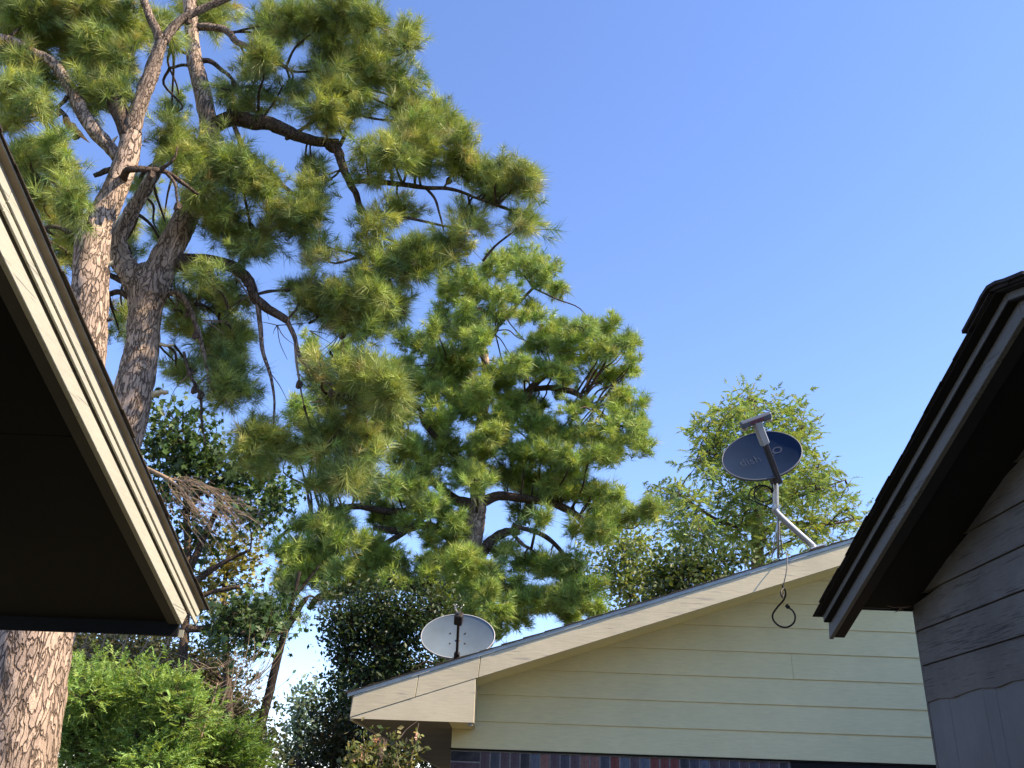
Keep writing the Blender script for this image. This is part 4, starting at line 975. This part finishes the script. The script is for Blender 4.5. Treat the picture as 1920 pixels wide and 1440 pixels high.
EG1 = [(330, 790, 34, 22, 1.1), (375, 800, 20, 18, .8), (345, 830, 50, 30, 1.2), (300, 830, 35, 30, 1), (400, 860, 45, 30, .9), (350, 880, 55, 30, 1.1), (320, 920, 40, 30, 1), (440, 880, 40, 28, 1), (420, 920, 55, 24, 1), (490, 900, 36, 24, 1), (500, 935, 38, 24, 1.1), (525, 915, 20, 22, 1), (470, 960, 45, 22, .9), (370, 1000, 40, 30, .9), (520, 960, 26, 18, .8)]
EG2 = [(400, 1020, 40, 25, .8), (460, 1010, 45, 25, .8), (410, 1060, 45, 28, .9), (470, 1050, 40, 22, .7), (400, 1100, 30, 25, .9), (450, 1090, 36, 20, .7), (395, 1140, 20, 20, 1)]
EG3 = [(430, 1155, 50, 20, 1.2), (490, 1160, 45, 20, 1.1), (420, 1195, 40, 14, .8), (480, 1195, 40, 12, .7), (520, 1180, 24, 16, .8), (455, 1225, 14, 10, .5), (400, 1215, 12, 10, .5)]
info.append(crown(tG, EG1+EG3, YG, skG, kind='leaf', size=.115, K=4, lobes=5, cols=DG, wts=[.5, .3, .2], per=4.5, depth=1.0, limb_r=.018, sub_r=.17, sub=(3, 5), seg=4))
tH = empty('maple_tree', base_of((440, 1440), 11.5), 'thin leafy tree with yellowing sunlit leaves between the ivory rake and the leaning trunk', 'broadleaf tree')
skH = [trunk(tH, [(430, 1440), (425, 1250), (420, 1120), (430, 1020)], 11.5, [.05, .045, .035, .015], .06, mat='bark_dark', seg=8, seed=150)]
info.append(crown(tH, EG2, 11.5, skH, kind='leaf', size=.10, K=4, lobes=5, cols=YL, wts=[.28, .34, .24, .14], per=4.5, depth=1.0, limb_r=.014, sub_r=.17, sub=(3, 5), seg=4))

# ---------------- dead tangle of twigs hanging at the sweetgum
dt = empty('dead_branch', pt((275, 878), 7.6), 'dead bare branch with a tangle of thin curling twigs beside the ivory rake', 'dead branch')
LB([(270, 876), (300, 890), (325, 905), (350, 930), (372, 960)], [.02, .018, .014, .008], par=dt, sk=[], Y=7.6, mat='twig_pale', seg=8, seed=160)
LB([(295, 888), (330, 900), (370, 905), (400, 915)], [.012, .010, .006], par=dt, sk=[], Y=7.6, mat='twig_pale', seg=6, seed=161)
tg = []
for k in range(190):
    x0, y0 = random.choice([(340, 915), (370, 905), (360, 950), (400, 930), (330, 905), (400, 960), (430, 950), (380, 975)])
    x0 += random.uniform(-20, 25); y0 += random.uniform(-18, 18); a = random.uniform(0, 2.2); l_ = random.uniform(25, 75)
    x1, y1 = x0+l_*math.cos(a)*.6, y0+l_*math.sin(a)*.3; x2, y2 = x0+l_*math.cos(a-.5), y0+l_*math.sin(a)*.9
    yy_ = 7.6+random.uniform(-.25, .25)
    tg.append((crom([at(x0, y0, Y=yy_), at(x1, y1, Y=yy_+.05), at(x2, y2, Y=yy_)], 4), np.linspace(.0028, .0014, 9)))
twig_batch('twigs', tg, M['twig_pale'], dt)

# ---------------- leaning dark pine stem behind the hedge
YP = 13.0
tP = empty('pine_tree', base_of((478, 1440), YP), 'slender dark leaning pine with a bare stem rising from behind the hedge', 'pine tree')
skP = [trunk(tP, [(466, 1440), (484, 1375), (502, 1310), (518, 1245), (534, 1182), (548, 1130), (562, 1072)], YP, [.075, .07, .062, .054, .046, .034, .024], .09, mat='bark_shaded', seg=14, seed=170)]
LB([(534, 1185), (555, 1150), (575, 1120)], [.05, .04, .03], par=tP, sk=skP, Y=YP, mat='bark_shaded', seg=8, seed=171)
LB([(536, 1178), (500, 1165), (450, 1160), (410, 1165)], [.04, .03, .02], par=tP, sk=skP, Y=YP, mat='bark_shaded', seg=8, seed=172)
LB([(552, 1120), (575, 1090), (600, 1060)], [.03, .02, .012], par=tP, sk=skP, Y=YP, mat='bark_shaded', seg=8, seed=173)
EP = [(515, 1150, 42, 20, 1.5), (460, 1150, 40, 20, 1.4), (420, 1165, 30, 16, 1.2), (560, 1145, 20, 14, 1), (480, 1180, 50, 14, 1.2), (530, 1115, 30, 14, 1), (600, 1125, 14, 10, .8)]
info.append(crown(tP, EP, YP, skP, L=.17, W=.009, K=22, cols=[(.06, .10, .035), (.09, .13, .04)], wts=[.6, .4], per=5.0, depth=1.2, limb_r=.03, sub_r=.18, seg=4))

# ---------------- bald cypress behind the navy dish
YD = 30.0
tD = empty('cypress_tree', base_of((1418, 1440), YD), 'feathery yellow green bald cypress behind the navy dish', 'cypress tree')
skD = [trunk(tD, [(1418, 1440), (1420, 1200), (1420, 1060), (1421, 980), (1422, 880), (1420, 800), (1412, 750)], YD, [.34, .28, .22, .19, .13, .07, .02], .45, mat='bark_small', seg=12, seed=180)]
for i, (pts, r) in enumerate([([(1420, 985), (1370, 985), (1320, 960), (1270, 925), (1240, 915)], [.08, .07, .05, .03]), ([(1421, 1000), (1480, 980), (1540, 985), (1600, 975)], [.07, .05, .03]), ([(1421, 940), (1480, 935), (1540, 915), (1585, 900)], [.06, .05, .02]),
                              ([(1420, 1060), (1390, 1040), (1340, 1045)], [.06, .04, .02]), ([(1421, 900), (1380, 870), (1330, 850)], [.06, .04, .02]), ([(1421, 860), (1460, 830), (1510, 820)], [.05, .04, .02]), ([(1421, 1050), (1470, 1020), (1520, 1000)], [.05, .03, .02])]):
    LB(pts, r, par=tD, sk=skD, Y=YD, mat='bark_dark', seg=7, seed=181+i)
ED = [(1405, 752, 34, 18, 1.2), (1445, 765, 26, 22, 1), (1380, 775, 30, 20, 1.2), (1425, 790, 45, 22, 1.2), (1487, 775, 20, 22, 1), (1340, 790, 26, 22, 1), (1370, 810, 36, 24, 1.2), (1470, 800, 34, 24, 1.1), (1510, 815, 20, 20, 1), (1315, 815, 22, 20, .9), (1340, 845, 42, 24, 1.1), (1400, 850, 50, 28, 1.3), (1480, 845, 46, 26, 1.2), (1310, 865, 20, 16, .9), (1350, 885, 42, 20, 1.1),
      (1420, 900, 50, 28, 1.3), (1500, 880, 50, 24, 1.3), (1548, 870, 24, 18, 1.1), (1545, 905, 40, 18, 1.2), (1490, 925, 50, 20, 1.1), (1385, 930, 40, 22, 1.1), (1440, 950, 50, 20, 1.1), (1575, 925, 16, 16, .9), (1240, 922, 20, 14, 1.1), (1275, 940, 36, 16, 1.2), (1315, 950, 34, 18, 1.2), (1350, 965, 36, 18, 1.2), (1290, 975, 34, 12, .8), (1330, 995, 50, 16, 1.1), (1395, 985, 44, 20, 1.2),
      (1450, 990, 40, 16, 1), (1505, 980, 50, 16, 1.2), (1565, 978, 40, 15, 1.2), (1605, 972, 20, 12, 1), (1540, 1005, 44, 14, 1.1), (1280, 1005, 26, 12, .8), (1370, 1020, 44, 14, 1), (1320, 1035, 40, 14, .8), (1415, 1020, 30, 16, .9), (1480, 1010, 36, 12, .8), (1440, 1045, 22, 14, .6), (1500, 955, 36, 12, .8), (1265, 975, 16, 14, .6)]
CY = [(.24, .32, .10), (.19, .29, .10), (.29, .34, .10), (.13, .22, .10)]
info.append(crown(tD, ED, YD, skD, kind='spray', split=3, L=.42, W=.060, K=16, cols=CY, wts=[.35, .3, .2, .15], per=9.5, depth=1.6, limb_r=.024, sub_r=.42, sub=(4, 7), seg=4, up=.1))

# ---------------- leafy trees between pine and cypress, and the low dark growth
def leafy(name, label, cat, foot, Y, E, cols, wts, size, per=6.5, K=7, sub_r=.3, tr_=.08, **kw):
    t = empty(name, base_of(foot, Y), label, cat)
    top = (E[0][0], E[0][1])
    sk = [trunk(t, [foot, ((foot[0]+top[0])/2, (foot[1]+top[1])/2), top], Y, [tr_, tr_*.7, tr_*.25], tr_*1.2, mat='bark_dark', seg=8, seed=int(foot[0]))]
    info.append(crown(t, E, Y, sk, kind='leaf', size=size, K=K, cols=cols, wts=wts, per=per, depth=1.3, limb_r=.03, sub_r=sub_r, sub=(3, 5), seg=4, **kw)); return t
leafy('ash_tree', 'small bright leafy tree top showing between the broad pine and the cypress', 'broadleaf tree', (1190, 1440), 24, [(1180, 1040, 45, 30, .9), (1150, 1020, 30, 24, .8), (1200, 1075, 40, 26, 1), (1150, 1080, 35, 26, 1), (1180, 1110, 60, 20, 1.1), (1115, 1060, 25, 25, .7), (1235, 1030, 14, 24, .8)],
      [(.20, .26, .08), (.12, .18, .06), (.34, .38, .14)], [.5, .3, .2], .15, sub_r=.42, K=6)
leafy('holly_tree', 'low dark green tree peeking over the cream roof below the cypress', 'broadleaf tree', (1290, 1440), 22, [(1290, 1060, 50, 18, 1.3), (1245, 1085, 40, 20, 1.3), (1330, 1075, 50, 14, 1.2), (1280, 1095, 60, 16, 1.2), (1370, 1060, 30, 8, .9), (1400, 1055, 26, 8, .8)],
      [(.06, .10, .03), (.11, .14, .035), (.04, .07, .025)], [.5, .3, .2], .15, sub_r=.36, K=8)
leafy('laurel_tree', 'very dark broad bushy tree below the leaning stem, left of the cream eave', 'broadleaf tree', (610, 1500), 17, [(650, 1330, 60, 28, 1.4), (720, 1310, 60, 18, 1.3), (660, 1385, 80, 30, 1.4), (620, 1410, 50, 24, 1.3), (740, 1370, 50, 36, 1.4), (700, 1425, 90, 26, 1.4), (570, 1434, 60, 10, 1.3), (800, 1400, 40, 34, 1.3), (640, 1300, 26, 10, .9)],
      [(.022, .036, .016), (.035, .05, .02), (.07, .075, .03)], [.5, .35, .15], .085, sub_r=.26, K=8)
leafy('juniper_tree', 'brownish dark conifer behind the green hedge, left of the leaning stem', 'conifer', (440, 1500), 12, [(420, 1290, 34, 24, 1.2), (390, 1250, 30, 22, 1.1), (450, 1340, 34, 24, 1.3), (360, 1230, 34, 16, 1), (400, 1320, 40, 24, 1.2), (470, 1390, 30, 30, 1.3), (500, 1400, 26, 26, 1.2), (300, 1215, 40, 14, .9), (240, 1215, 40, 12, .9), (430, 1255, 14, 10, .7), (180, 1215, 30, 12, .9), (340, 1260, 50, 20, 1.0), (360, 1300, 40, 30, 1)],
      [(.07, .085, .03), (.10, .09, .04), (.05, .07, .028)], [.5, .25, .25], .05, sub_r=.16, K=16, per=3.0)
leafy('privet_tree', 'dark tangled leafy growth filling the space behind the cedar hedge', 'bush', (300, 1500), 14, [(160, 1240, 50, 34, 1.2), (230, 1230, 50, 34, 1.2), (300, 1240, 50, 34, 1.2), (360, 1270, 40, 30, 1.2), (200, 1300, 60, 40, 1.2), (290, 1310, 60, 40, 1.2), (370, 1330, 50, 40, 1.2), (430, 1370, 40, 40, 1.2), (160, 1370, 50, 50, 1), (260, 1390, 60, 40, 1), (360, 1410, 60, 34, 1), (440, 1430, 50, 24, 1.2), (150, 1200, 30, 16), (400, 1245, 20, 14, .8)],
      [(.07, .08, .03), (.12, .11, .05), (.045, .065, .025)], [.4, .3, .3], .10, sub_r=.22, K=8)
leafy('distant_oak', 'pale grey green far tree low beside the leaning stem', 'tree', (560, 1500), 60, [(560, 1320, 30, 14, 1.6), (590, 1310, 22, 10, 1.4), (545, 1345, 18, 10, 1.3), (585, 1335, 30, 12, 1.4), (570, 1372, 40, 14, 1.6), (545, 1400, 36, 16, 1.6), (600, 1390, 40, 20, 1.6), (530, 1425, 30, 16, 1.6), (575, 1300, 14, 7, 1.2)],
      [(.16, .22, .15), (.11, .16, .11)], [.5, .5], .35, sub_r=.7, K=8, per=3.2, tr_=.25)

# ---------------- green cedar hedge at the lower left
CG = [(.24, .38, .11), (.36, .49, .16), (.15, .27, .08)]
for i, (lab, foot, Y, E) in enumerate([
    ('bright green feathery cedar bush directly right of the thick pine trunk', (150, 1560), 7.6, [(160, 1300, 45, 40), (130, 1360, 40, 45), (180, 1370, 50, 45), (150, 1425, 60, 40), (120, 1290, 18, 30), (220, 1300, 35, 35), (150, 1250, 30, 22, .7), (210, 1255, 30, 20, .6), (230, 1420, 40, 35)]),
    ('middle green cedar bush with the tallest leafy tip, between two others', (300, 1560), 7.4, [(270, 1290, 40, 34), (320, 1300, 35, 26), (300, 1345, 50, 40), (350, 1340, 40, 34), (270, 1390, 50, 45), (340, 1400, 50, 40), (290, 1440, 70, 30), (370, 1305, 14, 10, .8)]),
    ('darker green cedar bush nearest the leaning pine stem', (430, 1560), 7.8, [(400, 1380, 36, 30, .8), (440, 1400, 40, 26, .9), (410, 1430, 60, 26), (470, 1430, 30, 20), (440, 1370, 20, 16, .6), (390, 1350, 20, 20, .6)])]):
    t = empty('cedar_bush', base_of(foot, Y), lab, 'bush', 'cedar bushes in the hedge')
    sk = [trunk(t, [foot, (foot[0], 1450), (E[0][0], E[0][1]+30)], Y, [.05, .04, .015], .06, mat='bark_dark', seg=8, seed=200+i)]
    info.append(crown(t, E, Y, sk, kind='spray', L=.13, W=.013, K=14, cols=CG if i < 2 else [(.11, .19, .045), (.15, .25, .05)], wts=[.45, .3, .25] if i < 2 else [.6, .4], per=7.0, depth=1.1, limb_r=.014, sub_r=.09, sub=(5, 8), seg=4, up=.8))

# bare straw-coloured twigs standing in the hedge
bt = empty('dead_shrub', base_of((260, 1560), 8.3), 'bare straw coloured twiggy shrub standing up out of the cedar hedge', 'dead shrub')
mains = [[(150, 1325), (172, 1270), (192, 1210), (205, 1170)], [(212, 1275), (225, 1235), (238, 1195), (246, 1170)], [(280, 1265), (298, 1232), (312, 1210), (318, 1190)], [(135, 1260), (155, 1215), (170, 1180)], [(372, 1400), (388, 1345), (400, 1310), (408, 1280)], [(260, 1230), (275, 1205), (285, 1180)],
         [(330, 1262), (375, 1255), (405, 1252), (420, 1250)]]
tg = []
for k, mm_ in enumerate(mains):
    Yk = 7.5 if k == 4 else 8.3
    o_, Pm = limb('stem', mm_, Yk, [.008, .007, .004], M['twig_pale'], bt, seg=6, seed=230+k)
    for j in range(16):
        a = Pm[int(rng.integers(0, len(Pm)))]; s_ = random.choice((-1, 1)); l_ = random.uniform(.12, .4)
        e_ = a+np.array([s_*l_*random.uniform(.5, 1), random.uniform(-.1, .1), l_*random.uniform(.0, .6)])
        tg.append((crom([a, (a+e_)/2+(0, 0, .03), e_], 3), np.linspace(.0032, .0014, 7)))
for k in range(34):   # grey fine twigs fanning up at the right of the hedge
    x0, y0 = random.uniform(410, 470), random.uniform(1250, 1340); a = random.uniform(-1.35, -.2); l_ = random.uniform(50, 120)
    yy_ = 9.5+random.uniform(-.5, .5)
    tg.append((crom([at(x0, y0, Y=yy_), at(x0+l_*.5*math.cos(a), y0+l_*.55*math.sin(a), Y=yy_), at(x0+l_*math.cos(a-.15), y0+l_*math.sin(a-.15), Y=yy_)], 4), np.linspace(.0038, .0016, 9)))
for P_ in ([(455, 1290), (490, 1265), (520, 1230), (535, 1200), (540, 1180)], [(470, 1280), (500, 1250), (512, 1215)]):
    tg.append((crom([at(x_, y_, Y=9.5) for x_, y_ in P_], 4), np.linspace(.007, .003, 4*(len(P_)-1)+1)))
twig_batch('twigs', tg, M['twig_pale'], bt)

# ---------------- flowering shrub in front of the cream eave
YS = 5.6
fs_ = empty('flowering_shrub', base_of((690, 1560), YS), 'leafy shrub with small faded pink blooms below the cream eave corner', 'shrub')
tg = []; Cl = []; Fl = []
for k in range(16):
    x0 = random.uniform(660, 760); x1 = x0+random.uniform(-30, 30); y1 = random.uniform(1372, 1425)
    if k == 0: x0, x1, y1 = 745, 785, 1356
    A0, A1 = at(x0, 1470, Y=YS), at(x1, y1, Y=YS+random.uniform(-.15, .15))
    P = crom([A0, (A0+A1)/2+np.array([random.uniform(-.04, .04), 0, 0]), A1], 6); tg.append((P, np.linspace(.004, .0016, len(P))))
    if k == 0: continue
    for p_ in P[4:]:
        for j in range(5): Cl.append(p_+rng.normal(0, .028, 3))
    if k % 2 == 0:
        for j in range(14): Fl.append(A1+rng.normal(0, .011, 3))
P = crom([at(728, 1400, Y=YS), at(748, 1385, Y=YS), at(762, 1368, Y=YS), at(783, 1352, Y=YS)], 5); tg.append((P, np.linspace(.0045, .002, len(P))))
twig_batch('stems', tg, M['twig'], fs_)
Cl = np.array(Cl); tr, tt = leaves(Cl, .042*(.7+.6*rng.random(len(Cl))), pick([(.14, .16, .05), (.22, .22, .10), (.09, .12, .04)], [.4, .3, .3], len(Cl)), 1, .4); tri_obj('leaves', tr, tt, M['leaf'], fs_)
Fl = np.array(Fl); tr, tt = leaves(Fl, .020*(.7+.6*rng.random(len(Fl))), pick([(.62, .36, .30), (.70, .50, .40)], [.6, .4], len(Fl)), 1, .2); tri_obj('blooms', tr, tt, M['leaf'], fs_)

print('INFO', info, sum(i[1] for i in info))
